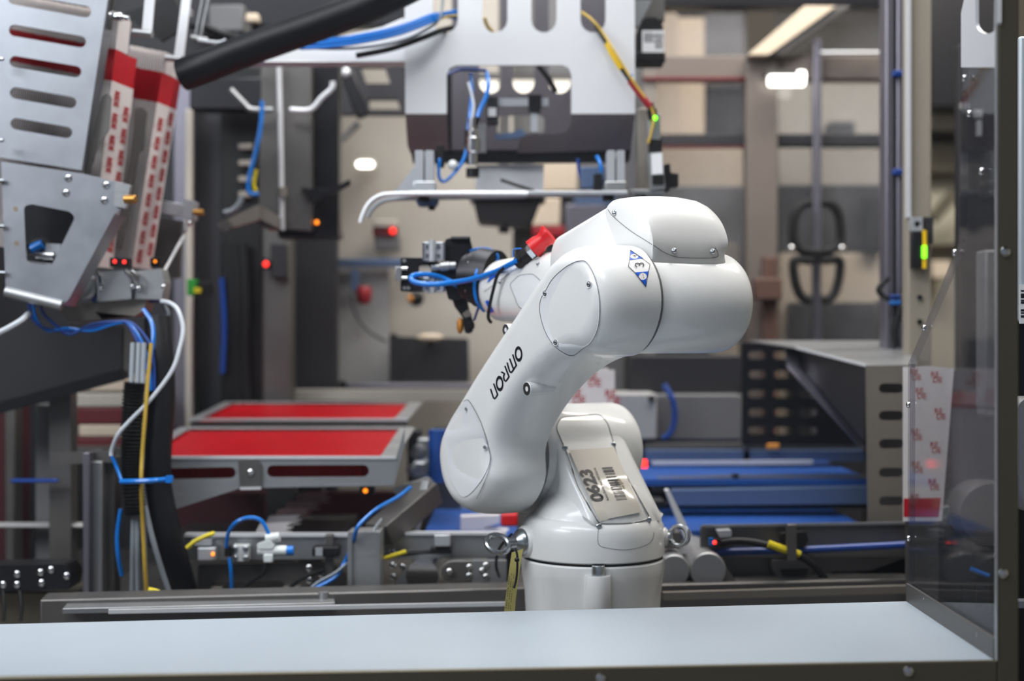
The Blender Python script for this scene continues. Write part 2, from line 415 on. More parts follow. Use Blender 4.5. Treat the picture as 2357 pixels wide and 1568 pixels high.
m.bar(p + sx * .0, q + sx * .0, .004, .024); m.bar(p + V((0, 0, -.010)) + sx * .010, q + V((0, 0, -.010)) + sx * .010, .02, .004)
m.build('angle_rail', 'steel_dark', guard, .0006)
for x, y in ((2219, 180), (2258, 395), (2196, 582), (2126, 755), (2090, 932), (2090, 1240), (2129, 1376), (2251, 1462), (2230, 262)):
    screw(gf(x, y), -sx, .0042, guard, 'chrome', 'bolt')
slab(cRF + fn * -.0, cRF + fd * -.0012, ZS, 2.3, .0055).build('bright_edge', 'steel', frame)

# blue-grey cabinet outside the frame on the right
cab = thing('control_cabinet', 'pale blue-grey cabinet with barcode sticker, cut off at right edge', 'cabinet', (.72, 1.9, 0))
MB().pbox(2346, 82, 2700, 742, 1.9, .012).build('door', 'shelf_white', cab, .004)
MB().pbox(2340, 742, 2700, 1900, 1.905, .02).build('lower_body', 'black_metal', cab)
MB().box((.80, 1.93, .47), (.23, .05, .78)).build('plinth', 'black_metal', cab)
MB().pbox(2346, 655, 2358, 745, 1.899, .001).build('sticker', 'label_white', cab)
m = MB()
for k, y in enumerate((668, 676, 681, 690, 694, 712, 719, 726)): m.pbox(2350, y, 2360, y + (5 if k % 3 else 3), 1.8985, .0005)
m.build('barcode', 'ink', cab)
cov = MB(); cov.plate(rpoly([(2344, 930), (2362, 915), (2420, 915), (2420, 1180), (2362, 1180), (2344, 1090)], 10), [], lambda x, y: P(x, y, 1.78), (0, .05, 0))
tag(cov.build('metal_cover', 'steel', None, .002), 'angled grey metal cover at the far right edge below the cabinet', 'cover')
blk = MB().pbox(2345, 1385, 2600, 1400, 1.7, .02).build('plate_edge', 'steel_matt', None)
tag(blk, 'narrow bright plate edge at bottom right outside the frame', 'plate')

# ------------------------------------------------------------------ the robot
TH = math.radians(33); cA, sA = math.cos(TH), math.sin(TH); RX, RY, RZ = .119, 2.1, 1.0
def L(a, b, z): return V((RX + a * cA - b * sA, RY + a * sA + b * cA, RZ + z))
AX = V((cA, sA, 0)); BX = V((-sA, cA, 0)); UP = V((0, 0, 1)); TOCAM = V((0.02, -1, 0)).normalized()
rob = thing('robot_arm', 'white six-axis robot arm with black letters on its upper link', 'robot', (RX, RY, RZ))
base = MB().lathe([(.118, 0), (.118, .012), (.1, .022), (.0985, .06), (.099, .10), (.1005, .13), (.1045, .158), (.1055, .166), (.1055, .179), (.1035, .1815)], L(0, 0, 0), UP, 64)
base.build('base', 'paint_white', rob)
MB().lathe([(.1032, .181), (.1032, .1855)], L(0, 0, 0), UP, 64).build('joint_gap', 'black_plastic', rob)
tur = MB().lathe([(.1035, .185), (.106, .187), (.1062, .215), (.1045, .229), (.0995, .239), (.090, .2455), (.06, .248)], L(0, 0, 0), UP, 64)
tur.build('turret', 'paint_white', rob)
# lug with bolt on the base
d = (P(1376, 1330, 2.) - L(0, 0, .15)); d.z = 0; d.normalize(); e = d.cross(UP)
m = MB(); outl = [e * x + d * y for x, y in ((-.021, 0), (-.018, .012), (-.0165, .022), (-.010, .028), (.0, .030), (.010, .028), (.0165, .022), (.018, .012), (.021, 0))]
c0 = L(0, 0, .17) + d * .094
m.loft([[c0 + q * .55 + UP * -.054 for q in outl], [c0 + q * .9 + UP * -.05 for q in outl], [c0 + q + UP * -.044 for q in outl], [c0 + q + UP * -.002 for q in outl], [c0 + q * .97 + UP * .001 for q in outl]])
m.build('lug', 'paint_white', rob)
bc = c0 + d * .0145 + UP * .001
MB().lathe([(.0095, 0), (.0095, .013), (.0085, .0142), (.0052, .0142), (.005, .008)], bc, UP, 18).build('hex_bolt', 'zinc', rob)

# shoulder housing: wedge with a horizontal drum on top
def loftA(outline, stations):        # outline in (b,z); stations (a, inset)
    n = len(outline); nr = []
    for i in range(n):
        p, q = outline[i - 1], outline[(i + 1) % n]; dx, dz = q[0] - p[0], q[1] - p[1]; l = math.hypot(dx, dz) or 1; nr.append((dz / l, -dx / l))
    ar = sum(outline[i - 1][0] * outline[i][1] - outline[i][0] * outline[i - 1][1] for i in range(n)); sg = 1 if ar > 0 else -1
    return MB().loft([[L(a, o[0] - sg * k[0] * ins, o[1] - sg * k[1] * ins) for o, k in zip(outline, nr)] for a, ins in stations])
J2, J3 = (.072, .332), (-.2, .552)
def arc(c, r, a0, a1, n): return [(c[0] + r * math.cos(math.radians(a0 + (a1 - a0) * k / n)), c[1] + r * math.sin(math.radians(a0 + (a1 - a0) * k / n))) for k in range(n + 1)]
drum = arc(J2, .072, 0, 360, 47)[:-1]
wedge = [(-.084, .238)] + [(-.084 + (.012 - -.084) * k / 6, .252 + (.366 - .252) * k / 6) for k in range(7)] + arc(J2, .071, 148, 20, 16) + [(.125, .30), (.108, .238)]
hs = loftA(drum, [(-.09, .004), (-.086, 0), (.086, 0), (.095, .002), (.101, .008), (.104, .018)])
hs2 = loftA(wedge, [(-.064, .008), (-.058, .002), (-.05, 0), (.052, 0), (.061, .003), (.066, .010)])
hs.build('shoulder_drum', 'paint_white', rob, sharp=50)
hs2.build('shoulder_housing', 'paint_white', rob, sharp=50)
m = MB()           # curved foot of the housing on the turret
m.loft([[L(.0 + .098 * math.cos(t_) * s_[0] + .004, -.004 + .094 * math.sin(t_) * s_[1], s_[2]) for t_ in [2 * math.pi * k / 40 for k in range(40)]] for s_ in ((1., 1., .236), (.96, .97, .246), (.88, .92, .258), (.74, .82, .272), (.62, .62, .290))])
m.build('housing_foot', 'paint_white', rob, sharp=60)
allsh = MB(); [allsh.add(q.v, q.f) for q in (hs, hs2, m, tur, base)]; SB = allsh.bvh()
# inspection cover on the slope
cov_o = rpoly([(1278, 985), (1290, 962), (1380, 955), (1398, 975), (1425, 1070), (1496, 1195), (1450, 1206), (1378, 1208), (1330, 1120), (1303, 1040)], 14)
drape_loops([(dens(cov_o + cov_o[:1], 8)[:-1], [])], SB, .0012).build('cover_plate', 'paint_white', rob)
drape_stroke(dens(cov_o + cov_o[:1], 6), 1.5, SB, .0016).build('cover_seam', 'ink_soft', rob)
for x, y in ((1300, 1032), (1411, 1025), (1378, 1212), (1492, 1197)):
    p = drape(x, y, SB, .001); screw(p, (P(x, y, 1.) - V((0, 0, CZ))) * -1, .0042, rob, 'zinc')
lab_o = [(1309, 1039), (1411, 1032), (1475, 1180), (1378, 1200)]
def quad_map(q):      # unit square to picture quad (x along 0->1, y along 0->3)
    a, b, c, d_ = [V(p) for p in q]
    return lambda x, y: tuple((a * (1 - x) + b * x) * (1 - y) + (d_ * (1 - x) + c * x) * y)
lq = quad_map(lab_o)
labm = MB(); nx, ny = 8, 12; vv = []; ff = []
for j in range(ny + 1):
    for i in range(nx + 1): vv.append(drape(*lq(i / nx, j / ny), SB, .0028))
for j in range(ny):
    for i in range(nx): k = j * (nx + 1) + i; ff.append((k, k + 1, k + nx + 2, k + nx + 1))
labm.add(vv, ff); LB = labm.bvh(); lab = labm.build('asset_label', 'label_film', rob, label='shiny film label with number 0623 and barcode')
# text runs upward on the label: text x -> picture up-left, text y -> picture left... (rotated 90 deg anticlockwise)
def lab_text(body, org, along, up):
    o, al, u = V(org), V(along), V(up)
    return text_mb(body, lambda x, y: drape(*(o + al * x + u * y), LB, .0006))
W_ = lambda body: max(v[0] for v in text_tris(body)[0])
def lab_line(body, start, end, height, mt, name):
    s_, e_ = V(start), V(end); al = (e_ - s_) / W_(body); dr = V((-1, .12)).normalized()
    hh = max(v[1] for v in text_tris(body)[0]); lab_text(body, start, al, dr * height / hh).build(name, mt, lab)
lab_line('0623', (1391, 1153), (1358.5, 1080), 29, 'ink', 'number')
m2 = MB()
for dx in (-.8, .8): pass
lab_line('Robot Omron Viper 850 Ethercat', (1402, 1152), (1370, 1077), 5.2, 'ink', 'caption')
lab_line('0623', (1423, 1119), (1419, 1108), 5, 'ink', 'small_number')
lab_line('veripick', (1440, 1126), (1425, 1100), 8, 'ink_gold', 'maker_mark')
m = MB(); s_, e_ = V((1423, 1151)), V((1389, 1076)); bars = [(0, .02), (.045, .01), (.085, .05), (.15, .012), (.19, .03), (.245, .012), (.30, .055), (.38, .03), (.43, .045), (.49, .05), (.565, .016), (.60, .035), (.69, .03), (.79, .025), (.85, .06), (.925, .012), (.965, .035)]
for st, wd in bars:
    q0 = s_ + (e_ - s_) * st; q1 = s_ + (e_ - s_) * (st + wd); ln = V((1, -.06)) * 24
    pts = [q0 - V((12, -1)), q0 - V((12, -1)) + ln, q1 - V((12, -1)) + ln, q1 - V((12, -1))]
    vv = [drape(p.x + 8, p.y, LB, .0006) for p in pts]
    if all(vv): m.add(vv, [(0, 1, 2, 3)])
m.build('barcode', 'ink', lab)
# lower turret panel seam
sea = [(1378, 1212), (1377, 1252), (1400, 1262), (1440, 1266), (1480, 1258), (1500, 1245), (1505, 1225)]
drape_stroke([tuple(q) for q in cr([(x, y, 0) for x, y in sea], 4)], 1.0, SB, .0006).build('panel_seam', 'mid_grey', rob)

# eye bolts
def eyebolt(pt, outward, ringaxis, Rr, name='eye_bolt'):
    o_ = V(outward).normalized(); m_ = MB()
    m_.lathe([(.0195, -.002), (.0198, .002), (.0185, .005), (.013, .0100), (.0085, .013), (.0075, .022), (.006, .026)], pt, o_, 26)
    m_.torus(V(pt) + o_ * (.024 + Rr), ringaxis, Rr, .0042, 32, 10)
    return m_
pL = drape(1210, 1247, SB, 0); dl = V((-.86, -.50, 0))
MB().lathe([(.024, -.012), (.0235, .002), (.0215, .0055), (.019, .007)], pL, dl, 28).build('eye_bolt_boss', 'paint_white', rob)
eb = eyebolt(pL + dl * .006, dl, V((.25, -.62, .74)), .0165); eb.build('eye_bolt', 'zinc', rob)
ringc = pL + dl * .0465
rc = L(0, 0, .212); pR = rc + V((.88, -.1, 0)).normalized() * .105; dr_ = V((.93, -.15, 0.05)).normalized()
MB().lathe([(.014, -.01), (.0135, .003), (.010, .006)], pR, dr_, 22).build('eye_bolt_boss', 'paint_white', rob)
m = MB().torus(pR + dr_ * .022, V((-.55, -.75, .2)), .0145, .0042, 30, 10); m.cyl(pR, pR + dr_ * .009, .006, n=12); m.build('eye_bolt', 'zinc', rob)

# upper arm
arm_o = [(-.185, .626), (-.235, .618), (-.266, .585), (-.274, .545), (-.259, .508), (-.228, .483), (-.19, .477), (-.141, .460), (-.083, .425), (-.035, .382), (-.012, .345), (-.012, .305), (.008, .273),
         (.040, .252), (.075, .245), (.115, .255), (.145, .283), (.158, .322), (.152, .358), (.128, .390), (.094, .420), (.049, .460), (-.004, .504), (-.059, .548), (-.11, .590), (-.145, .614)]
arm_o = [(p.x, p.y) for p in cr([(x, y, 0) for x, y in arm_o], 5, True)]
arm = loftA(arm_o, [(-.092, .006), (-.092, 0), (-.098, 0), (-.125, 0), (-.145, .0015), (-.158, .0045), (-.168, .009), (-.175, .014), (-.180, .020), (-.1825, .026), (-.183, .032)])
arm.build('upper_arm', 'paint_white', rob, sharp=60)
AB = arm.bvh()
loftA(arc(J3, .0715, 0, 360, 47)[:-1], [(-.0925, 0), (-.0865, 0)]).build('elbow_gap', 'mid_grey', rob)
loftA(arc(J2, .0815, 0, 360, 47)[:-1], [(-.0925, 0), (-.084, 0)]).build('shoulder_gap', 'mid_grey', rob)
# elbow disc cover
dc = [(1258, 668), (1275, 640), (1305, 614), (1332, 602), (1352, 606), (1370, 640), (1380, 690), (1378, 745), (1362, 785), (1340, 803), (1320, 817), (1300, 812), (1275, 793), (1255, 760), (1244, 718), (1246, 690)]
dc = [(p.x, p.y) for p in cr([(x, y, 0) for x, y in dc], 5, True)]
drape_loops([(dc, [])], AB, .0010).build('elbow_cover', 'paint_cover', rob)
drape_stroke(dc + dc[:1], 1.1, AB, .0013).build('cover_seam', 'mid_grey', rob)
def dimple(x, y, r, bv, parent, mt='zinc'):
    p = drape(x, y, bv, .001); n_ = (V((0, 0, CZ)) - p).normalized(); n_ = (n_ * .35 - AX * .65).normalized()
    MB().lathe([(r * 1.3, -.0012), (r * 1.25, .0006), (r * .95, .0003), (r * .9, -.0005)], p, n_, 18).build('screw_recess', 'paint_cover', parent)
    MB().lathe([(r * .8, -.001), (r * .78, .0014), (r * .45, .0016), (r * .4, .0006)], p, n_, 14).build('screw', mt, parent)
for x, y in ((1357, 655), (1256, 676), (1280, 788)): dimple(x, y, .0035, AB, rob)
# lower disc cover
lc = [(1030, 985), (1068, 928), (1082, 926), (1105, 975), (1122, 1025), (1128, 1060), (1112, 1100), (1085, 1135), (1063, 1142), (1040, 1105), (1030, 1060), (1028, 1020)]
lc = [(p.x, p.y) for p in cr([(x, y, 0) for x, y in lc], 5, True)]
drape_loops([(lc, [])], AB, .0010).build('shoulder_cover', 'paint_cover', rob)
drape_stroke([tuple(q)[:2] for q in cr([(1068, 925, 0), (1082, 924, 0), (1108, 972, 0), (1124, 1025, 0), (1130, 1062, 0), (1118, 1105, 0), (1098, 1148, 0)], 6)], 1.1, AB, .0013).build('cover_seam', 'mid_grey', rob)
for x, y in ((1075, 942), (1117, 1030)): dimple(x, y, .003, AB, rob)
# stand-off bosses on the upper arm
def boss(c, n_, r, ln): MB().lathe([(r * 1.05, -.02), (r, 0), (r, ln), (r * .95, ln + .0006)], c, n_, 22).build('boss', 'paint_white', rob); MB().lathe([(r * .93, ln), (r * .93, ln + .0009), (r * .38, ln + .0009), (r * .36, ln - .001)], c, n_, 22).build('boss_insert', 'zinc', rob)
pb = drape(1236, 893, AB, 0); boss(pb + AX * .003, (-AX * .9 - UP * .05).normalized(), .0095, .019)
pc = L(-.152, -.028, .515); boss(pc, -AX, .0085, .018)
# lettering on the upper arm
K = 9.8
def c9(pts): return [(1110 + x / K, 780 + y / K) for x, y in pts]
lt = MB()
def ell(cx, cy, rx, ry, rot, n=36):
    r_ = math.radians(rot); return [(cx + rx * math.cos(t_) * math.cos(r_) - ry * math.sin(t_) * math.sin(r_), cy + rx * math.cos(t_) * math.sin(r_) + ry * math.sin(t_) * math.cos(r_)) for t_ in [2 * math.pi * k / n for k in range(n)]]
for cx, cy in ((824, 343), (396, 1010)):
    o_, i_ = c9(ell(cx, cy, 86, 176, -3)), c9(ell(cx, cy, 52, 102, -3)); lt.add([drape(*q, AB) for q in o_ + i_], [(k, (k + 1) % 36, 36 + (k + 1) % 36, 36 + k) for k in range(36)])
for st in ([(690, 350), (772, 600), (715, 685), (680, 740), (655, 758), (630, 745), (612, 705), (565, 535)], [(622, 445), (706, 675)],
           [(515, 610), (606, 855), (560, 930), (530, 958), (503, 935), (487, 880), (490, 825), (508, 792)], [(520, 795), (430, 745)],
           [(262, 1010), (350, 1257), (310, 1325), (282, 1350), (258, 1330), (240, 1280), (192, 1130)]):
    drape_stroke(dens(c9(st), 2.5), 3.6, AB, .0004, m=lt)
lt.build('lettering', 'ink', rob)
# joint number decal
K3 = 13.07
def c3(pts): return [(1420 + x / K3, 560 + y / K3) for x, y in pts]
dec = c3([(400, 220), (985, 640), (940, 860), (858, 1315), (530, 890), (335, 705), (370, 515)])
drape_loops([(dens(dec + dec[:1], 3)[:-1], [])], AB, .0004).build('joint_decal', 'white_decal', rob)
dob = [o for o in bpy.data.objects if o.name.startswith('joint_decal')][0]
drape_loops([(c3([(400, 220), (790, 465), (370, 515)]), [c3(circ(518, 400, 125, 78))]), (c3([(530, 890), (950, 852), (858, 1315)]), [c3(circ(768, 1000, 122, 112))])], AB, .0008).build('corner', 'blue_decal', dob)
drape_stroke(dens(dec + dec[:1], 4), 1.0, AB, .001).build('outline', 'ink', dob)
m = MB()
for a_, b_ in (((460, 400), (590, 385)), ((500, 358), (548, 440))): drape_stroke(c3([a_, b_]), 1.1, AB, .0012, m=m)
m.build('plus_sign', 'ink_soft', dob)
for a_, b_ in (((760, 940), (780, 990)), ((785, 1020), (800, 1060))): drape_stroke(c3([a_, b_]), 1.1, AB, .0012).build('minus_sign', 'ink_soft', dob)
m = drape_stroke([tuple(q)[:2] for q in cr([(x, y, 0) for x, y in c3([(600, 730), (552, 700), (540, 650), (580, 620), (640, 625), (662, 660), (668, 690), (675, 640), (720, 612), (775, 630), (795, 680), (760, 718)])], 4)], 2.2, AB, .0012)
m.build('numeral', 'ink', dob)

# elbow housing (forearm root): drum plus sloping box
ed = loftA(arc(J3, .0695, 0, 360, 63)[:-1], [(-.088, .003), (-.085, 0), (.058, 0), (.068, .0015), (.074, .005), (.078, .011), (.079, .02)])
ed.build('elbow_drum', 'paint_white', rob, sharp=60)
box_o = rpoly([(-.012, .560), (-.010, .622), (-.022, .646), (-.156, .684), (-.172, .676), (-.245, .600), (-.25, .560), (-.2, .5), (-.05, .53)], .02, 5)
eb_ = loftA(box_o, [(-.087, .006), (-.084, .0015), (-.078, 0), (.030, 0), (.040, .004), (.046, .012)])
eb_.build('forearm_housing', 'paint_white', rob, sharp=60)
# hood: bulged cover on the back slope
rings = []
for a_, ins, up_ in ((-.0872, .005, -.003), (-.0855, .0015, .001), (-.079, .0, .005), (-.062, .0, .010), (-.035, 0, .013), (-.005, 0, .013), (.022, .003, .009), (.036, .010, .001), (.042, .020, -.006)):
    o_ = [(-.150 - ins * .3, .664), (-.158, .686 + up_ * .3), (-.185, .688 + up_ * .55), (-.215, .682 + up_ * .6), (-.239, .660 + up_ * .4), (-.2505, .632), (-.2495 + ins * .3, .606 + ins * .5), (-.242, .600), (-.2, .60)]
    rings.append([L(a_, p.x, p.y) for p in cr([(x, y, 0) for x, y in o_], 4, True)])
hd = MB().loft(rings); hd.build('hood_cover', 'paint_white', rob, sharp=60)
eall = MB(); [eall.add(q.v, q.f) for q in (ed, eb_, hd)]; EB = eall.bvh()
drape_stroke([tuple(q)[:2] for q in cr([(1400, 482, 0), (1412, 498, 0), (1450, 530, 0), (1500, 562, 0), (1530, 582, 0), (1560, 592, 0), (1600, 594, 0), (1645, 593, 0), (1652, 584, 0), (1645, 570, 0)], 8)], 1.2, EB, .0007).build('hood_seam', 'mid_grey', rob)
for x, y in ((1416, 489), (1550, 576), (1639, 578)):
    p = drape(x, y, EB, .0008)
    if p: screw(p, (V((0, 0, CZ)) - p).normalized() + UP * .6, .0038, rob, 'zinc')

# forearm and wrist (white body)
f0, f1 = L(-.030, -.03, .578), L(-.034, .190, .578); fdv = (f1 - f0).normalized()
fu, fw = perp(fdv)
def sec(c, wx, hz, n=28, e=3.2): return [c + fu * wx * math.copysign(abs(math.cos(t_)) ** (2 / e), math.cos(t_)) + fw * hz * math.copysign(abs(math.sin(t_)) ** (2 / e), math.sin(t_)) for t_ in [2 * math.pi * k / n for k in range(n)]]
ln = (f1 - f0).length
fm = MB().loft([sec(f0 + fdv * ln * k, wx, hz, 36, e) for k, wx, hz, e in ((0, .058, .054, 4), (.25, .056, .053, 4), (.5, .053, .051, 3.4), (.8, .051, .050, 2.8), (.95, .050, .049, 2.3), (1., .047, .046, 2.1), (1.02, .043, .042, 2))])
fm.build('forearm', 'paint_white', rob, sharp=60); FB = fm.bvh()
# hexagonal side cover on the forearm
hx = rpoly([(1178, 655), (1200, 634), (1232, 630), (1258, 655), (1258, 690), (1232, 712), (1200, 708)], 8)
mm = drape_loops([(dens(hx + hx[:1], 4)[:-1], [])], FB, .004)
mm.build('side_cover', 'paint_cover', rob)
drape_stroke(dens(hx + hx[:1], 4), 1.1, FB, .0042).build('cover_seam', 'mid_grey', rob)
drape_stroke([tuple(q)[:2] for q in cr([(1115, 672, 0), (1160, 640, 0), (1200, 612, 0), (1240, 595, 0)], 6)], 1.1, FB, .0012).build('forearm_seam', 'mid_grey', rob)
for x, y in ((1240, 608), (1153, 650), (1246, 572)):
    p = drape(x, y, FB, .001)
    if p: screw(p, (V((0, 0, CZ)) - p).normalized(), .003, rob, 'zinc')
# blue joint stickers on the wrist edge
for pts in ([(1122, 652), (1130, 634), (1150, 622), (1142, 636)], [(1118, 694), (1124, 690), (1138, 716), (1130, 720)]):
    q = drape_loops([(dens(pts + pts[:1], 4)[:-1], [])], FB, .0012)
    if q.f: q.build('blue_sticker', 'blue_decal', rob)
# red cap and round connectors on top of the forearm
q0 = P(1226, 574, 2.08); q1 = P(1262, 542, 2.075)
MB().lathe([(.015, 0), (.014, .012), (.0115, .018), (.0125, .024), (.0165, .031), (.0165, .034)], q0, q1 - q0, 20).build('red_cap', 'red_plastic', rob)
q0, q1 = P(1190, 607, 2.11), P(1236, 572, 2.09)
MB().lathe([(.0085, 0), (.0095, .004), (.0095, .014), (.0115, .016), (.0115, .028), (.0095, .030), (.0095, .04), (.011, .042), (.011, .052)], q0, q1 - q0, 18).build('cable_connector', 'black_plastic', rob)
MB().lathe([(.0125, 0), (.0125, .008)], q0 + (q1 - q0) * .72, q1 - q0, 6).build('connector_nut', 'chrome', rob)

# wrist flange, gripper: tool axis points left and away
t0 = P(1118, 640, 2.285); td = V((-.86, .48, .10)).normalized(); tu = UP - td * td.z; tu.normalize(); tr = td.cross(tu)
flg = MB().lathe([(.046, -.02), (.048, 0), (.048, .010), (.043, .012), (.043, .022), (.037, .024), (.037, .034), (.033, .036)], t0, td, 36)
grip = flg.build('wrist_flange', 'black_metal', rob, label='black round wrist flange carrying the gripper')
for k in range(6):
    a_ = math.pi / 3 * k; screw(t0 + td * .012 + (tu * math.cos(a_) + tr * math.sin(a_)) * .0445, -td * -1, .0028, grip, 'chrome')
YG = 2.36
m = MB().pplate(rpoly([(1024, 552), (1034, 548), (1082, 550), (1088, 575), (1086, 660), (1060, 690), (1032, 690), (1024, 660)], 5), [], YG - .03, .055); m.build('gripper_bracket', 'black_metal', grip, .002)
MB().tube([P(1038, 549, YG - .034), P(1083, 549, YG - .034)], .0035, 8).build('bracket_lip', 'black_plastic', grip)
m = MB().pplate(rpoly([(922, 593), (985, 594), (1026, 610), (1026, 664), (1010, 671), (922, 671)], 4), [rpoly([(964, 612), (985, 610), (992, 618), (992, 640), (964, 640)], 4)], YG - .02, .012); m.build('gripper_plate', 'black_metal', grip, .001)
for x, y in ((931, 600), (931, 663), (985, 601), (940, 663)): MB().lathe([(.003, 0), (.003, .002)], P(x, y, YG - .02), (0, -1, 0), 12).build('plate_screw', 'steel', grip)
m = MB().pbox(910, 614, 924, 648, YG - .03, .03); m.build('gripper_finger', 'steel', grip, .001)
for y in (618, 640): MB().cyl(P(924, y, YG - .024), P(938, y, YG - .024), .003, n=12).build('finger_bolt', 'chrome', grip)
for y0, y1 in ((557, 600), (638, 673)):
    h_ = MB().pbox(974, y0, 1020, y1, YG - .04, .02).build('hinge_block', 'alu', grip, .001)
    m = MB(); xm = 995; m.cyl(P(xm, y0 - 4, YG - .042), P(xm, y1 + 2, YG - .042), .006, n=14); m.build('hinge_pin', 'alu', grip)
    MB().pbox(1020, y0 + 1, 1024, y1 - 1, YG - .04, .02).build('hinge_leaf', 'chrome', grip)
    MB().pbox(974 - 2, y0 + 1, 976, y1 - 1, YG - .044, .02).build('hinge_leaf', 'chrome', grip)
    for yy in (y0 + 11, y1 - 11):
        for xx in (984, 1009): MB().lathe([(.0036, 0), (.0036, .0015), (.002, .0015), (.002, .0005)], P(xx, yy, YG - .04), (0, -1, 0), 12).build('block_screw', 'zinc', grip)
MB().lathe([(.0055, 0), (.0055, .014), (.008, .015), (.008, .030), (.0068, .031), (.0068, .04)], P(993, 616, YG - .035), P(1045, 612, YG - .035) - P(993, 616, YG - .035), 16).build('piston_rod', 'steel', grip)
m = MB().pplate(rpoly([(1037, 676), (1074, 680), (1078, 706), (1084, 726), (1090, 742), (1088, 764), (1078, 769), (1070, 766), (1064, 730), (1046, 706)], 3), [], YG - .02, .022); m.build('lower_finger', 'black_metal', grip, .0015)
MB().pplate(rpoly([(1064, 722), (1078, 712), (1088, 726), (1070, 732)], 2), [], YG - .022, .003).build('finger_wear_mark', 'steel_warm', grip)
MB().lathe([(.0075, 0), (.013, .004), (.013, .008), (.006, .011)], P(1067, 750, YG - .01), (-1, 0, 0), 20).build('suction_pad', 'orange_pad', grip)
MB().pbox(1076, 742, 1092, 756, YG - .036, .02).build('pad_fitting', 'black_plastic', grip, .001)
for x, y in ((1067, 653), (1081, 661), (1112, 588)): screw(P(x, y, YG - .05), (0, -1, .2), .004, grip, 'chrome')
MB().cyl(P(1110, 578, 2.31), P(1122, 592, 2.31), .009, n=14).build('hose_fitting', 'black_plastic', grip)
MB().pplate(rpoly([(1060, 655), (1092, 660), (1100, 692), (1076, 690)], 5), [], YG - .045, .02).build('valve_block', 'blue_dark', grip, .001)
# hoses on the wrist
def hose(pts, r, mt, nm='hose', par=None): return tube_px(pts, r, n=10).build(nm, mt, par or rob)
hose([(1192, 600, 2.10), (1172, 610, 2.12), (1140, 626, 2.17), (1090, 642, 2.22), (1040, 651, 2.26), (990, 655, 2.28), (955, 650, 2.29), (946, 640, 2.295), (958, 633, 2.30), (990, 633, 2.31), (1020, 641, 2.32), (1050, 656, 2.32), (1058, 664, 2.33)], 6.2, 'blue_hose', 'air_hose')
hose([(1120, 594, 2.26), (1105, 606, 2.25), (1096, 630, 2.24), (1092, 660, 2.24), (1096, 690, 2.24), (1106, 708, 2.25), (1114, 716, 2.26)], 3.8, 'blue_hose', 'air_hose')
hose([(1084, 578, 2.33), (1102, 573, 2.30), (1124, 574, 2.28), (1140, 582, 2.27), (1146, 595, 2.27), (1136, 608, 2.27)], 3.6, 'blue_hose', 'air_hose')
hose([(1080, 584, 2.34), (1100, 578, 2.31), (1126, 580, 2.29), (1146, 590, 2.275)], 3.4, 'blue_hose', 'air_hose')
hose([(1102, 706, 2.27), (1098, 718, 2.28), (1092, 736, 2.32)], 3.0, 'blue_dark', 'air_hose')
hose([(1200, 572, 2.12), (1182, 575, 2.13), (1182, 592, 2.13)], 1.5, 'blue_hose', 'cable_tie')
hose([(1160, 616, 2.13), (1145, 634, 2.14), (1136, 665, 2.15), (1128, 700, 2.16), (1124, 730, 2.17), (1130, 742, 2.18)], 4., 'black_rubber', 'sensor_cable')

# yellow tag hanging on the left eye bolt
tg = thing('tag_strip', 'pale yellow paper tag tied to the left eye bolt', 'tag', P(1180, 1400, 2.0))
m = MB(); pts = [(1178, 1272, 1.985), (1172, 1310, 1.98), (1168, 1345, 1.98), (1163, 1380, 1.98), (1158, 1440, 1.98)]; wds = [26, 25, 24, 24, 25]; vv = []; ff = []
for (x, y, Y), w_ in zip(pts, wds):
    for s_ in (0, 1):
        vv.append(P(x + w_ * s_, y - (8 * s_ if y < 1280 else 0), Y + .012 * s_)); vv.append(vv[-1] + V((0, .0012, 0)))
for k in range(len(pts) - 1):
    o_ = 4 * k; ff += [(o_, o_ + 2, o_ + 6, o_ + 4), (o_ + 1, o_ + 5, o_ + 7, o_ + 3), (o_, o_ + 4, o_ + 5, o_ + 1), (o_ + 2, o_ + 3, o_ + 7, o_ + 6)]
m.add(vv, ff); m.build('paper', 'yellow_tag', tg)
m = MB()
for r_ in range(3):
    for k in range(15):
        y = 1322 + k * 5.5 + r_; x = 1173 + r_ * 5 - (y - 1322) * .105
        if (k * 7 + r_ * 3) % 5: a_ = P(x, y, 1.979 + .002 * r_); m.box(a_, (.0007, .0004, .0022))
m.build('print', 'ink_soft', tg)
tube_px([(1186, 1262, 1.975), (1190, 1275, 1.972), (1191, 1290, 1.972), (1190, 1320, 1.972), (1187, 1340, 1.972), (1183, 1354, 1.972)], 2.6).build('cable_tie', 'black_plastic', tg)
MB().sphere(P(1190, 1289, 1.970), .0035).build('tie_lock', 'black_plastic', tg)
# ------------------------------------------------------------------ carton magazine, upper left
mag = thing('carton_magazine', 'tilted steel carton magazine with slotted side plate at upper left', 'magazine', P(150, 700, 2.4))
YM = 2.35
slots = [capsule(*s, 13.2) for s in ((32, -3, 197, 27), (33.5, 70, 185, 96), (35, 142, 174, 165), (36, 214, 163, 236), (37.5, 285, 153, 305))]
MB().pplate([(-120, -120), (266, -120), (188, 392), (-2, 362), (-120, 344)], slots, YM, .004).build('slotted_side_plate', 'steel_matt', mag)
m = MB(); m.plate([(266, -120), (188, 392), (205, 395), (283, -120)], [], lambda x, y: P(x, y, YM + .004 + max(0, (x - (266 - 78 * (y + 120) / 512)) * .0022)), (.0, .003, 0)); m.build('folded_edge', 'steel_matt', mag)
low = rpoly([(2, 372), (190, 400), (262, 417), (300, 425), (290, 478), (264, 492), (158, 690), (143, 703), (13, 668)], 4)
MB().pplate(low, [rpoly([(55, 475), (72, 470), (160, 487), (173, 500), (118, 613), (60, 605)], 12)], YM - .03, .004).build('window_plate', 'steel_matt', mag, .0006)
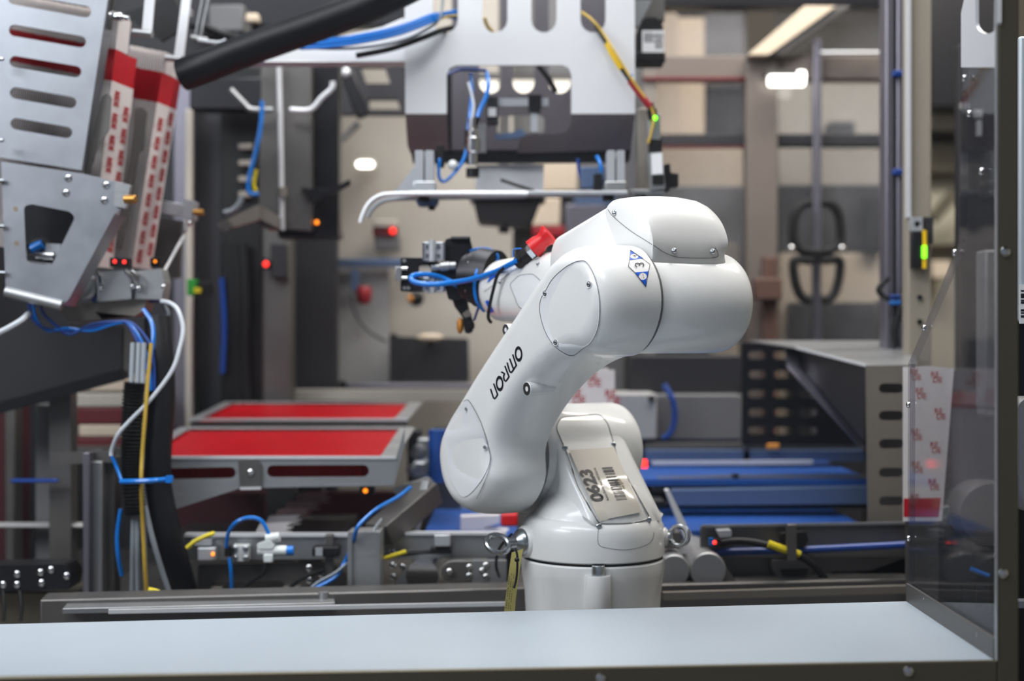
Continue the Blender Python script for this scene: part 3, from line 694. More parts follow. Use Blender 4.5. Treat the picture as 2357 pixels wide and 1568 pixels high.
m = MB(); m.plate([(264, 492), (158, 690), (143, 703), (172, 706), (288, 500)], [], lambda x, y: P(x, y, YM - .026 + .0009 * (x - (264 - 106 * (y - 492) / 198))), (0, .003, 0)); m.build('return_flange', 'steel', mag)
m = MB().tube([P(13, 672, YM - .03), P(143, 704, YM - .03)], .009, 12); m.build('rolled_bottom_edge', 'steel_brushed', mag)
MB().pplate([(13, 640), (143, 670), (143, 700), (13, 668)], [], YM - .028, .06).build('bottom_box', 'steel_dark', mag)
m = MB().pplate(rpoly([(264, 418), (300, 425), (290, 480), (262, 475)], 3), [], YM - .045, .014); m.build('end_block', 'steel_brushed', mag, .0008)
m = MB().lathe([(.007, 0), (.007, .018), (.006, .019)], P(288, 459, YM - .05), V((1, -.2, 0)), 14); m.build('brass_pin', 'brass', mag)
for x, y in ((157, 410), (152, 444), (245, 426), (240, 461)): screw(P(x, y, YM - .03), (0, -1, 0), .0062, mag, 'chrome', 'socket_screw', .5)
for x, y in ((36, 481), (38, 560)): MB().lathe([(.0036, -.001), (.0036, .0006), (.0022, .0006), (.002, -.001)], P(x, y, YM - .03), (0, -1, 0), 12).build('rivet', 'brass', mag)
for x, y in ((2, 415), (3, 520), (5, 627), (0, 322), (0, 135)): MB().cyl(P(x - 14, y, YM - .036), P(x + 8, y + 1, YM - .036), .0032, n=10).build('side_bolt', 'zinc', mag)
# air valve behind the window
MB().pplate(rpoly([(106, 560), (140, 562), (134, 590), (104, 588)], 3), [], YM + .02, .03).build('valve_body', 'alu', mag, .001)
MB().lathe([(.009, 0), (.009, .02)], P(74, 575, YM + .03), P(84, 570, YM + .03) - P(74, 575, YM + .03), 14).build('blue_collet', 'blue_hose', mag)
MB().lathe([(.006, 0), (.006, .012), (.008, .012), (.008, .03)], P(84, 588, YM + .02), V((1, 0, -.05)), 12).build('brass_fitting', 'chrome', mag)
MB().tube([P(60, 560, YM + .05), P(80, 562, YM + .04), P(95, 556, YM + .04), P(108, 566, YM + .04)], .009, 10).build('valve_hose', 'black_rubber', mag)
MB().pbox(60, 584, 118, 602, YM + .035, .03).build('valve_base', 'black_plastic', mag, .002)
MB().pplate([(58, 600), (118, 606), (114, 614), (60, 607)], [], YM + .01, .03).build('window_sill_strip', 'alu', mag)
MB().pbox(20, 440, 200, 660, YM + .058, .004).build('dark_backing', 'black_metal', mag)  # black sheet added to hide the blanks and darken the window interior
# roller covers and trough at the bottom
m = MB().pplate(rpoly([(228, 626), (300, 622), (302, 688), (222, 695)], 3), [], YM + .02, .05); m.build('roller_cover', 'steel_brushed', mag, .0015)
m = MB().pplate(rpoly([(315, 624), (370, 618), (378, 650), (372, 690), (309, 688)], 3), [], YM + .03, .05); m.build('roller_cover', 'steel_brushed', mag, .0015)
for pts in ([(202, 632), (216, 630), (224, 645), (226, 690)], [(222, 625), (234, 640), (234, 655)], [(288, 622), (304, 640), (310, 655)], [(303, 622), (320, 640), (318, 655)]):
    MB().tube([P(x, y, YM + .016) for x, y in pts], .0032, 8).build('cover_rim', 'chrome', mag)
MB().lathe([(.018, 0), (.022, .004), (.022, .03)], P(192, 660, YM + .02), (.2, 1, 0), 22).build('roller_end', 'steel', mag)
MB().lathe([(.016, 0), (.016, .12)], P(212, 675, YM + .04), (1, .3, 0), 18).build('blue_roller', 'blue_dark', mag)
for x, y in ((231, 664), (318, 664), (305, 660), (376, 660)): screw(P(x, y, YM + .018), (0, -1, 0), .004, mag, 'chrome', 'cover_screw')
m = MB().pplate(rpoly([(128, 706), (340, 684), (330, 715), (310, 728), (160, 742)], 4), [], YM + .04, .05); m.build('bottom_tray', 'steel_warm', mag, .001)
# far arm with end block
m = MB().pplate([(368, 461), (424, 470), (420, 500), (366, 490)], [], 2.66, .03); m.build('far_arm', 'alu', mag, .001)
m = MB().pplate(rpoly([(422, 458), (446, 462), (441, 506), (418, 502)], 3), [], 2.645, .045); m.build('far_end_block', 'alu', mag, .001)
MB().lathe([(.006, 0), (.006, .018)], P(446, 489, 2.65), (1, 0, 0), 12).build('brass_pin', 'brass', mag)
MB().tube([P(436, 513, 2.65), P(428, 530, 2.65), P(420, 548, 2.65), P(374, 632, 2.5)], .0028, 8).build('stay_rod', 'steel_bright', mag)
MB().sphere(P(436, 514, 2.65), .006).build('rod_end', 'chrome', mag); MB().sphere(P(374, 632, 2.5), .006).build('rod_end', 'chrome', mag)
MB().pplate([(352, 500), (418, 508), (412, 640), (340, 640)], [], 2.72, .02).build('far_side_plate', 'steel_dark', mag)
# guide bars and pins
MB().pplate([(338, -60), (360, -60), (348, 84), (326, 78)], [], 2.40, .006).build('guide_bar', 'steel_bright', mag)
MB().pplate([(426, -60), (446, -60), (421, 140), (400, 134)], [], 2.56, .006).build('guide_bar', 'steel_bright', mag)
MB().lathe([(.006, 0), (.006, .03), (.0065, .03), (.0065, .034)], P(306, 74, 2.40), V((1, -.1, -.12)), 14).build('guide_pin', 'steel', mag)
MB().lathe([(.006, 0), (.006, .03)], P(382, 133, 2.55), V((1, -.1, -.12)), 14).build('guide_pin', 'steel', mag)
MB().pplate(rpoly([(268, -30), (255, 70), (240, 62), (246, -30)], 6), [], YM + .02, .005).build('spring_plate', 'steel_dark', mag)
sp = MB(); c_, d_ = P(252, 34, YM - .002), P(296, 42, YM - .002)
sp.cyl(c_, d_, .0045, n=12); sp.build('spring_rod', 'chrome', mag)
m = MB(); pts = []
u_, w_ = perp(d_ - c_)
for k in range(90): a_ = k * .62; pts.append(c_ + (d_ - c_) * (.08 + .62 * k / 90) + (u_ * math.cos(a_) + w_ * math.sin(a_)) * .0062)
m.tube(pts, .0013, 5, 1); m.build('spring', 'chrome', mag)
MB().pbox(345, 20, 440, 38, 2.62, .02).build('cross_clamp', 'steel', mag, .001)
for pts in (((470, -20), (450, 85)), ((484, -20), (462, 84))): MB().tube([P(*pts[0], 2.7), P(*pts[1], 2.7)], .0025, 8).build('thin_rod', 'steel', mag)
MB().tube([P(440, 85, 2.7), P(478, 92, 2.7)], .004, 8).build('thin_rod', 'steel', mag)
MB().pplate(rpoly([(246, 213), (256, 222), (250, 300), (225, 335), (205, 402), (195, 402), (214, 300), (234, 222)], 5), [], 2.372, .004).build('side_guide', 'steel_dark', mag)
MB().pplate(rpoly([(312, 247), (330, 248), (338, 258), (328, 345), (318, 352), (290, 520), (276, 575), (268, 575), (300, 350)], 5), [], 2.50, .006).build('side_guide', 'steel_dark', mag)
MB().pplate([(283, 30), (400, -10), (430, 60), (372, 95), (322, 60)], [], 2.60, .01).build('black_cover', 'black_plastic', mag)
# sensors under the blanks
for x, y, mt in ((264, 602, 'led_red'), (286, 603, 'led_red'), (357, 602, 'led_amber')):
    MB().pbox(x - 12, y - 9, x + 12, y + 13, 2.44 if x < 300 else 2.56, .02).build('sensor', 'black_plastic', mag, .001)
    MB().sphere(P(x, y, 2.438 if x < 300 else 2.558), .003 if mt == 'led_red' else .0025).build('sensor_light', mt, mag)
# carton blanks
def blank_fn(TL, BL, U, off=V((0, 0, 0))):
    v_ = TL - BL; return lambda u, v: BL + off + v_ * v + U * u
def make_blank(TL, BL, U, nrm, bands, name, label, group, tabw):
    f = blank_fn(TL, BL, U); o = thing(name, label, 'carton', BL, group); th = nrm * -.0008
    v0, v1 = bands
    MB().plate([(0, 0), (1, 0), (1, v0), (0, v0)], [], f, th).build('board', 'card_white', o)
    MB().plate([(0, v0), (1, v0), (1, v1), (tabw, v1 - .004), (0, v1)], [], f, th).build('red_band', 'card_red', o)
    MB().plate([(0, v1), (tabw, v1), (tabw, .985), (tabw * .8, 1), (0, 1)], [], f, th).build('tab', 'card_white', o)
    return o, f
def copy_thing(o, off, label=None):
    c = o.copy(); COL.objects.link(c); c.location = o.location + off
    if label: c['label'] = label
    for ch in o.children:
        k = ch.copy(); COL.objects.link(k); k.parent = c; k.matrix_parent_inverse = ch.matrix_parent_inverse.copy()
    return c
U1 = V((.014, .085, 0)); TL1, BL1 = P(270, 30, 2.42), P(203, 612, 2.42); n1 = U1.cross(TL1 - BL1).normalized()
if n1.x < 0: n1 = -n1
b1, f1_ = make_blank(TL1, BL1, U1, n1, (.734, .859), 'carton_blank', 'white carton blank standing in the front lane of the magazine stack', 'blanks in the front magazine lane', .55)
for k in range(1, 50):
    copy_thing(b1, -n1 * .0040 * k + V((0, 0, .0004 * k + random.uniform(-.0006, .0006))))
TL2, BL2 = P(375, 118, 2.55), P(298, 615, 2.55)
b2, f2_ = make_blank(TL2, BL2, U1, n1, (.765, .905), 'carton_blank', 'white carton blank standing in the rear lane of the magazine stack', 'blanks in the rear magazine lane', .9)
for k in range(1, 16): copy_thing(b2, -n1 * .0042 * k + V((0, 0, .0004 * k + random.uniform(-.0006, .0006))))
b1 = copy_thing(b1, n1 * .0042, 'front carton blank with red print rows, foremost in the front magazine lane'); del b1['group']
b2 = copy_thing(b2, n1 * .0042, 'front carton blank with red print rows, foremost in the rear magazine lane'); del b2['group']
def print_blank(o, f, off, vmax, sx_):
    o['_o'] = tuple(o.location); m_ = MB(); k = 0
    for col, u0 in enumerate((.30, .78)):
        v = .03 + .04 * col
        while v < vmax:
            if True:
                ff = lambda x, y, v=v, u0=u0: f(u0 + (y - .35) * .30 * sx_, v + .056 - x * .026) + off
                text_mb('REDE', ff, m_)
                ff2 = lambda x, y, v=v, u0=u0: f(u0 - .20 + (y - .35) * .08, v + .02 - x * .008) + off
                text_mb('ooo', ff2, m_)
            v += .088; k += 1
    m_.build('lettering', 'card_ink', o)
print_blank(b1, f1_, n1 * .0048, .68, 1.0); print_blank(b2, f2_, n1 * .0048, .70, 1.0)

# cables hanging under the magazine
def cable(pts, r, mt, name, label, cat='cable', group=None, n=8): return tag(tube_px(pts, r, n=n).build(name, mt), label, cat, group)
cable([(-10, 770, 2.3), (20, 755, 2.3), (50, 737, 2.31), (66, 722, 2.34)], 7, 'white_cable', 'white_hose', 'short white hose below the magazine at the left edge', 'hose')
for k, (dx, dy) in enumerate(((0, 0), (10, 6), (26, -8))):
    cable([(66 + dx, 695, 2.38), (74 + dx, 730 + dy, 2.37), (100 + dx, 755 + dy, 2.36), (150 + dx * .4, 762 - dy, 2.36), (210, 756 + dy, 2.37), (262, 744 + dy * .4, 2.37), (292 + dx * .5, 745, 2.37), (318 + dx, 790, 2.36), (338 + dx * .6, 840, 2.35), (342 + dx * .5, 900, 2.34)], 3.6, 'blue_dark' if k != 1 else 'blue_hose', 'air_hose',
          ('outer', 'middle', 'inner')[k] + ' blue air hose looping below the magazine', 'hose')
cable([(330, 712, 2.36), (350, 745, 2.35), (352, 790, 2.34), (340, 850, 2.34)], 5, 'blue_hose', 'air_hose', 'bright blue air hose dropping beside the white cable loop', 'hose')
cable([(372, 694, 2.38), (392, 698, 2.36), (410, 715, 2.34), (421, 755, 2.33), (414, 800, 2.32), (395, 855, 2.31), (345, 922, 2.30), (300, 968, 2.30), (272, 1000, 2.30), (258, 1035, 2.31), (256, 1050, 2.31)], 5, 'white_cable', 'white_cable', 'white cable in a long loop left of the tool hose')
cable([(375, 700, 2.42), (386, 722, 2.42), (376, 740, 2.42), (355, 745, 2.42)], 5, 'grey_cable', 'grey_cable', 'short grey cable loop beneath the magazine bottom')
cable([(256, 1048, 2.31), (268, 1075, 2.31), (280, 1108, 2.30)], 4, 'blue_hose', 'air_hose', 'thin blue air hose running to the blue tie', 'hose')
# ribbed conduit and big hose
def ribbed(pts, r, pitch=.5, n=12):
    q = cr([P(*a) for a in pts], 40); rr = r * q[0].y / F
    m_ = MB(); L2 = len(q); m_.tube(q[::2], rr, n, 1, rad=lambda t: rr * (1 + .13 * (1 if int(t * L2 * .5) % 2 else -1))); return m_
tag(ribbed([(310, 880, 2.33), (305, 950, 2.33), (303, 1040, 2.33), (306, 1110, 2.33), (312, 1185, 2.33)], 24).build('ribbed_conduit', 'black_plastic'), 'black ribbed conduit on the left with cables inside', 'conduit')
tag(tube_px([(362, 735, 2.40), (370, 830, 2.38), (372, 930, 2.37), (364, 1040, 2.36), (366, 1130, 2.36), (388, 1230, 2.36), (415, 1330, 2.38), (440, 1420, 2.42)], 31, n=16).build('tool_hose', 'black_hose'), 'thick black hose hanging vertically at the left', 'hose')
tie = thing('blue_cable_tie', 'bright blue cable tie around the black hose bundle at left', 'cable tie', P(340, 1106, 2.26))
tube_px([(278, 1109, 2.28), (320, 1108, 2.265), (360, 1106, 2.262), (392, 1104, 2.275)], 6, n=8).build('strap', 'blue_hose', tie)
MB().pplate(rpoly([(380, 1096), (396, 1096), (396, 1112), (380, 1112)], 3), [], 2.262, .01).build('tie_head', 'blue_hose', tie, .001)
cable([(348, 790, 2.31), (340, 880, 2.30), (334, 960, 2.29), (327, 1050, 2.285), (325, 1110, 2.275), (328, 1200, 2.29), (333, 1300, 2.29), (338, 1372, 2.30)], 4.5, 'yellow_cable', 'yellow_cable', 'long yellow cable running down the hose bundle at left')
for k, (x0, x1, xe) in enumerate(((308, 306, 304), (316, 316, 318), (326, 332, 340), (333, 352, 398))):
    cable([(x0, 1165, 2.33), (x1 + (x1 - x0) * .1, 1250, 2.33), (x1 + (xe - x1) * .5, 1320, 2.34), (xe, 1388, 2.35)], 6, 'grey_cable', 'grey_cable', ('leftmost', 'second', 'third', 'rightmost splayed')[k] + ' grey cable below the ribbed conduit')
for k, x in enumerate((302, 316, 328)):
    cable([(x + 4, 790, 2.35), (x + 2, 840, 2.34), (x, 890, 2.33)], 6, 'grey_cable', 'grey_cable', ('left', 'middle', 'right')[k] + ' grey cable entering the top of the ribbed conduit')
cable([(278, 1172, 2.33), (270, 1230, 2.33), (272, 1280, 2.33), (280, 1325, 2.34)], 5, 'blue_hose', 'air_hose', 'blue air hose left of the grey cables below the tie', 'hose')
cable([(196, 1432, 2.2), (215, 1405, 2.2), (245, 1388, 2.21), (285, 1388, 2.22)], 6.5, 'yellow_tape', 'orange_cable', 'orange-yellow cable curling at the lower left corner')
cable([(342, 1358, 2.24), (360, 1362, 2.24), (382, 1370, 2.24)], 6, 'yellow', 'yellow_cable_marker', 'small yellow cable marker at the foot of the black hose', 'marker')

# ------------------------------------------------------------------ picker head hanging in the middle
pick = thing('picker_head', 'bright aluminium picker head with four slots hanging above the robot', 'picker head', P(1200, 440, 2.6))
YP = 2.6
U4 = [capsule(x, -180, x, 46, 29) for x in (1025, 1139, 1252, 1365)]
# upper plate: window open at the bottom
up_o = [(930, -240), (1460, -240), (1462, 262), (1315, 262), (1315, 172), (1309, 157), (1294, 150), (1050, 150), (1035, 157), (1028, 172), (1028, 262), (933, 262)]
MB().pplate(up_o, U4, YP, .006).build('front_plate', 'steel_bright', pick)
fs = lambda x, y: P(x, y, YP + .0008 * (y - 262))
MB().plate([(933, 262), (1028, 262), (1032, 345), (944, 352), (938, 335)], [], fs, (0, .005, 0)).build('lower_flange', 'flange_grey', pick)
MB().plate([(1315, 262), (1462, 262), (1452, 345), (1190, 352), (1196, 322), (1208, 312), (1290, 308), (1308, 300), (1315, 285)], [], fs, (0, .005, 0)).build('lower_flange', 'flange_grey', pick)
MB().pplate([(945, 346), (1452, 344), (1448, 372), (1196, 374), (950, 374)], [], YP + .08, .02).build('cross_bar', 'black_metal', pick)
YB = 2.86
MB().pplate([(1040, -150), (1440, -150), (1440, 345), (1190, 345), (1040, 345)], [capsule(1128, -90, 1128, 190, 25), capsule(1205, -90, 1205, 190, 25), capsule(1288, -90, 1288, 190, 25), rpoly([(1145, 266), (1245, 264), (1254, 274), (1252, 305), (1145, 308)], 6)], YB, .006).build('rear_plate', 'plate_grey', pick)
MB().pplate([(942, 150), (1040, 150), (1040, 345), (1000, 345), (960, 200)], [], YB + .02, .006).build('rear_side_plate', 'black_metal', pick)
# beam to the left
MB().pplate([(430, 142), (560, 142), (700, 104), (880, 62), (926, 42), (934, 42), (934, 142)], [], YP + .02, .05).build('side_beam', 'steel_bright', pick, .001)
# twin air cylinders
for x0, x1 in ((955, 998), (1397, 1438)):
    m = MB(); xm = (x0 + x1) / 2
    c_ = MB().pplate(rpoly([(x0, 346), (xm - 2, 346), (xm - 2, 420), (x0, 420)], 4), [], YP - .08, .035).build('air_cylinder', 'alu', pick, .002)
    MB().pplate(rpoly([(xm + 2, 346), (x1, 346), (x1, 420), (xm + 2, 420)], 4), [], YP - .08, .035).build('air_cylinder', 'alu', pick, .002)
    MB().pbox(x0 - 4, 417, x1 + 4, 442, YP - .085, .05).build('cylinder_foot', 'alu' if x0 < 1000 else 'steel', pick, .002)
    MB().pbox(x0 + 2, 352, x1 - 2, 414, YP - .05, .02).build('cylinder_back', 'steel', pick)
MB().pbox(940, 439, 1445, 448, YP - .09, .05).build('bottom_plate', 'alu', pick, .001)
MB().tube([P(1215, 446, YP - .10), P(1000, 446, YP - .10), P(905, 447, YP - .10), P(872, 452, YP - .10), P(848, 470, YP - .10), P(834, 498, YP - .10), P(830, 513, YP - .10)], .0046, 10).build('hook_rod', 'steel_bright', pick)
MB().tube([P(1210, 452, YP), P(1000, 456, YP), P(912, 458, YP), P(880, 464, YP), P(858, 480, YP), P(846, 500, YP)], .0040, 10).build('hook_rod', 'grey_cable', pick)
MB().pplate([(905, 446), (960, 375), (962, 440)], [], YP - .02, .004).build('gusset', 'alu', pick)
for x in (976, 1400, 1475): MB().cyl(P(x, 448, YP - .07), P(x, 463, YP - .07), .010, n=14).build('foot_bumper', 'black_plastic', pick)
MB().pplate(rpoly([(955, 458), (1010, 458), (1004, 474), (962, 474)], 4), [], YP - .06, .03).build('suction_foot', 'blue_tint', pick, .001)
MB().cyl(P(994, 474, YP - .05), P(994, 484, YP - .05), .006, n=12).build('suction_cup', 'black_plastic', pick)
m = MB(); m.plate([(1096, 380), (1252, 378), (1250, 440), (1094, 440)], [], lambda x, y: P(x, y, YP + .10 + .03 * math.cos((x - 1173) / 50)), (0, .004, 0)); m.build('curved_sheet', 'steel_bright', pick)
MB().tube([P(1152, 414, YP + .06), P(1230, 440, YP + .06)], .003, 8).build('dark_blade', 'black_metal', pick)
# things inside the window
MB().lathe([(.010, 0), (.010, .022), (.0135, .024), (.0135, .048), (.011, .05), (.011, .062), (.0075, .064), (.0075, .084)], P(1088, 380, YP - .03), UP, 18).build('pressure_valve', 'chrome', pick)
MB().lathe([(.012, 0), (.012, .016)], P(1088, 388, YP - .03), -UP, 18).build('valve_foot', 'black_metal', pick)
MB().pbox(1069, 300, 1082, 335, YP - .03, .012).build('fitting', 'black_plastic', pick, .001)
MB().cyl(P(1089, 300, YP - .03), P(1098, 270, YP - .03), .006, n=12).build('fitting', 'black_plastic', pick)
for pts, r, mt in (([(1120, 165, 2.62), (1124, 195, 2.6), (1118, 225, 2.59), (1104, 255, 2.58), (1097, 278, 2.57)], 5, 'blue_hose'), ([(1084, 170, 2.63), (1086, 210, 2.62), (1082, 260, 2.6), (1078, 300, 2.58)], 4, 'blue_hose'),
                   ([(1076, 335, 2.57), (1066, 370, 2.56), (1044, 400, 2.55), (1022, 418, 2.55), (1010, 405, 2.55), (1012, 365, 2.56)], 4, 'blue_hose'), ([(1030, 172, 2.64), (1060, 160, 2.66), (1120, 162, 2.66)], 4, 'blue_dark'),
                   ([(1374, 360, 2.56), (1382, 378, 2.55), (1384, 396, 2.55)], 4.5, 'blue_hose'), ([(1330, 365, 2.62), (1334, 400, 2.62), (1345, 430, 2.62)], 4, 'blue_dark'), ([(1078, 190, 2.6), (1090, 240, 2.58), (1086, 280, 2.57)], 3, 'white_cable')):
    tube_px(pts, r).build('air_hose', mt, pick)
MB().pbox(1120, 222, 1146, 284, YP + .05, .03).build('sensor_body', 'dark_grey', pick, .001)
MB().pbox(1124, 248, 1142, 268, YP + .045, .006).build('sensor_label', 'label_white', pick)
MB().pbox(1144, 226, 1262, 244, YP + .06, .016).build('ruler_rail', 'alu', pick)
MB().pplate(rpoly([(1216, 218), (1246, 218), (1246, 250), (1238, 258), (1222, 258), (1216, 250)], 4), [], YP + .05, .03).build('rail_clamp', 'black_plastic', pick, .001)
MB().pbox(1222, 257, 1238, 304, YP + .055, .015).build('ruler_post', 'alu', pick)
MB().pplate(rpoly([(1140, 310), (1185, 304), (1200, 295), (1212, 312), (1190, 318), (1140, 322)], 3), [], YP + .055, .012).build('lever', 'blue_tint', pick)
MB().tube([P(1240, 152, YP + .08), P(1262, 180, YP + .08), P(1280, 212, YP + .08)], .005, 8).build('black_cable', 'black_rubber', pick)
MB().pbox(1100, 285, 1118, 350, YP + .02, .02).build('valve_bracket', 'steel', pick)
for x, y in ((1012, 344), (1375, 410)): MB().pbox(x - 8, y - 10, x + 10, y + 40, YP - .04, .02).build('manifold', 'black_plastic', pick, .001)
MB().pbox(1338, 385, 1392, 432, YP - .02, .03).build('sensor_pack', 'blue_tint', pick, .001)
MB().sphere(P(1042, 380, YP - .05), .009).build('push_fitting', 'white_plastic', pick)
# sensor arm on the right of the head
sa = thing('proximity_sensor', 'vertical sensor arm with green light right of the picker head', 'sensor', P(1510, 440, 2.56))
MB().pbox(1468, 250, 1490, 445, 2.60, .03).build('upright', 'steel_warm', sa, .001)
MB().pbox(1492, 262, 1520, 350, 2.57, .025).build('sensor_bracket', 'steel', sa, .001)
MB().pbox(1494, 320, 1524, 352, 2.555, .03).build('black_block', 'black_plastic', sa, .001)
MB().pplate(rpoly([(1490, 352), (1524, 350), (1532, 434), (1496, 438)], 3), [], 2.55, .03).build('sensor_housing', 'steel', sa, .002)
MB().pplate([(1499, 354), (1524, 352), (1526, 400), (1500, 402)], [], 2.546, .003).build('sensor_sticker', 'label_white', sa)
MB().pbox(1502, 404, 1528, 424, 2.546, .004).build('sensor_lens', 'black_plastic', sa)
MB().pplate(rpoly([(1528, 380), (1542, 376), (1544, 398), (1562, 400), (1562, 428), (1544, 430), (1540, 440), (1528, 440)], 2), [], 2.57, .03).build('plug', 'black_plastic', sa, .001)
MB().pbox(1450, 436, 1530, 448, 2.555, .04).build('foot_plate', 'steel', sa, .001)
MB().sphere(P(1508, 272, 2.555), .0045).build('status_light', 'led_green', sa)
MB().lathe([(.009, 0), (.009, .018), (.006, .02), (.006, .03)], P(1504, 275, 2.57), V((-.2, 0, 1)), 14).build('connector', 'black_plastic', sa)
sc = thing('sensor_cable', 'black sensor cable with yellow and red tape right of the picker plate', 'cable', P(1500, 250, 2.57))
cpts = [(1372, 60, 2.60), (1392, 92, 2.575), (1412, 128, 2.57), (1438, 168, 2.565), (1468, 210, 2.56), (1502, 252, 2.56)]
tube_px(cpts, 5.5).build('sheath', 'black_rubber', sc)
tube_px([(1398, 100, 2.572), (1414, 130, 2.567), (1432, 158, 2.563)], 8).build('yellow_tape', 'yellow_tape', sc)
tube_px([(1450, 186, 2.562), (1474, 218, 2.557), (1496, 246, 2.557)], 8).build('red_tape', 'red_cable', sc)
tube_px([(1446, 178, 2.555), (1452, 175, 2.555), (1456, 172, 2.555)], 3).build('cable_tie', 'blue_hose', sc)
cable([(1338, 28, 2.61), (1362, 45, 2.58), (1388, 76, 2.575), (1412, 115, 2.56), (1446, 170, 2.553), (1480, 220, 2.553), (1504, 260, 2.556), (1500, 300, 2.552), (1492, 330, 2.552)], 3.2, 'yellow_cable', 'yellow_wire', 'thin yellow wire following the taped sensor cable')
mo = thing('servo_motor', 'black motor with white data label at upper right of the picker head', 'motor', P(1495, 140, 2.75))
MB().pplate(rpoly([(1468, 66), (1478, 48), (1490, 40), (1512, 40), (1526, 60), (1528, 122), (1468, 122)], 5), [], 2.72, .06).build('motor_body', 'black_plastic', mo, .002)
MB().pbox(1463, 120, 1532, 141, 2.715, .07).build('motor_flange', 'black_plastic', mo, .002)
MB().pbox(1478, 70, 1528, 122, 2.718, .003).build('data_label', 'label_white', mo)
m = MB()
for k in range(6): m.pbox(1482, 75 + k * 4, 1502 + (k * 7) % 9, 76.6 + k * 4, 2.7175, .0005)
for k in range(8): m.pbox(1508 + k * 2.3, 76, 1509 + k * 2.3, 112, 2.7175, .0005)
mo_t = m.build('lettering', 'ink_soft', mo)
MB().pplate([(1460, 0), (1500, 0), (1470, 60), (1460, 60)], [], 2.74, .02).build('mount_plate', 'steel', mo)
MB().pbox(1462, -120, 1530, 45, 2.79, .04).build('mount_bar', 'steel_dark', mo)

# overhead hoses
tag(tube_px([(420, 172, 2.47), (480, 150, 2.46), (560, 118, 2.46), (660, 82, 2.46), (760, 46, 2.45), (860, 8, 2.44), (960, -40, 2.44)], 38, n=18).build('overhead_hose', 'black_hose'), 'very thick black hose crossing the upper left diagonally', 'hose')
for k, (dy, r) in enumerate(((0, 4.5), (9, 4.5), (-7, 3.6))):
    cable([(690, 102 + dy, 2.56), (760, 98 + dy, 2.56), (840, 86 + dy, 2.55), (920, 68 + dy, 2.55), (990, 42 + dy, 2.56), (1020, 34 + dy * .5, 2.585), (1050, 32 + dy, 2.63)], r, 'blue_hose', 'air_hose', ('middle', 'lower', 'upper')[k] + ' blue air hose of the bundle crossing to the picker head', 'hose')
cable([(670, 106, 2.58), (760, 112, 2.57), (850, 108, 2.56), (930, 92, 2.56), (985, 66, 2.565), (1010, 45, 2.57), (1018, 10, 2.58), (1022, -30, 2.58)], 3.5, 'grey_cable', 'grey_cable', 'thin grey cable under the blue hose bundle')
cable([(820, 128, 2.575), (900, 112, 2.57), (970, 88, 2.57), (1010, 72, 2.58), (1040, 64, 2.63)], 7, 'black_rubber', 'black_cable', 'black cable below the blue hose bundle')
cable([(965, 62, 2.56), (1000, 48, 2.57), (1030, 38, 2.59), (1055, 36, 2.63)], 3, 'yellow_cable', 'yellow_wire', 'yellow-green wire beside the blue hose bundle')
cable([(1115, 40, 2.64), (1122, 60, 2.65), (1135, 74, 2.66)], 4, 'yellow_cable', 'yellow_wire', 'yellow wire inside the second slot of the picker plate')
for k, (x, y) in enumerate(((775, 101), (840, 92), (930, 72))):
    pass
cable([(455, 92, 2.6), (500, 98, 2.6), (520, 92, 2.6)], 4, 'white_cable', 'white_plug_cable', 'short white plug cable left of the thick overhead hose')
cable([(470, 60, 2.8), (520, 80, 2.8), (580, 88, 2.8), (640, 80, 2.8)], 8, 'black_rubber', 'black_cable', 'black cable behind the thick overhead hose')
# ------------------------------------------------------------------ front rail of the machine bed
m = MB(); p, q = P(100, 1420, 2.17), P(2092, 1368, 2.36)
fr = thing('bed_rail', 'long steel rail running behind the white shelf below the conveyors', 'rail', (p + q) / 2)
MB().bar(V((p.x, p.y, 1.055)), V((q.x, q.y, 1.055)), .06, .11).build('rail_body', 'steel_dark', fr, .003)
p2, q2 = P(250, 1408, 2.10), P(1176, 1390, 2.19); MB().bar(p2, q2, .006, .006).build('bright_edge', 'steel_bright', fr)
MB().bar(P(1525, 1372, 2.22), P(2086, 1356, 2.28), .012, .012).build('bright_edge', 'steel_warm', fr)
MB().bar(P(150, 1400, 2.13), P(770, 1387, 2.19), .05, .008).build('top_strip', 'steel', fr, .001)
for x, y in ((745, 1372), (523, 1378)): MB().lathe([(.008, 0), (.008, .014)], P(x, y + 12, 2.2), UP, 12).build('rail_bolt', 'steel', fr)

# ------------------------------------------------------------------ left conveyor
lc_ = thing('near_conveyor', 'stainless conveyor side with rail and brackets left of the robot base', 'conveyor', P(700, 1380, 2.4))
YC = 2.40
MB().pplate(rpoly([(420, 1232), (1165, 1226), (1165, 1284), (430, 1290)], 6), [], YC, .012).build('side_rail', 'steel', lc_, .001)
MB().pbox(425, 1229, 800, 1236, YC - .006, .02).build('rail_lip', 'steel_bright', lc_)
MB().pbox(800, 1226, 1165, 1232, YC - .006, .02).build('rail_lip', 'steel_bright', lc_)
MB().pplate(rpoly([(455, 1300), (760, 1296), (800, 1325), (790, 1375), (455, 1375)], 8), [rpoly([(490, 1340), (650, 1338), (665, 1360), (640, 1374), (490, 1374)], 8)], YC + .02, .012).build('lower_plate', 'steel_dark', lc_)
for x0, x1 in ((485, 512), (650, 690)): MB().pbox(x0, 1352, x1, 1395, YC - .0, .03).build('foot', 'steel_warm', lc_, .001)
MB().pbox(748, 1232, 766, 1330, YC - .03, .02).build('clamp_bar', 'steel_dark', lc_, .001)
MB().pbox(718, 1260, 780, 1282, YC - .045, .03).build('clamp_block', 'black_plastic', lc_, .002)
MB().pbox(726, 1262, 742, 1280, YC - .05, .01).build('clamp_pad', 'alu', lc_)
for x, y in ((712, 1308), (712, 1336), (740, 1322), (904, 1302), (927, 1306), (905, 1328), (903, 1270)): screw(P(x, y, YC - .0), (0, -1, 0), .006, lc_, 'chrome', 'bolt')
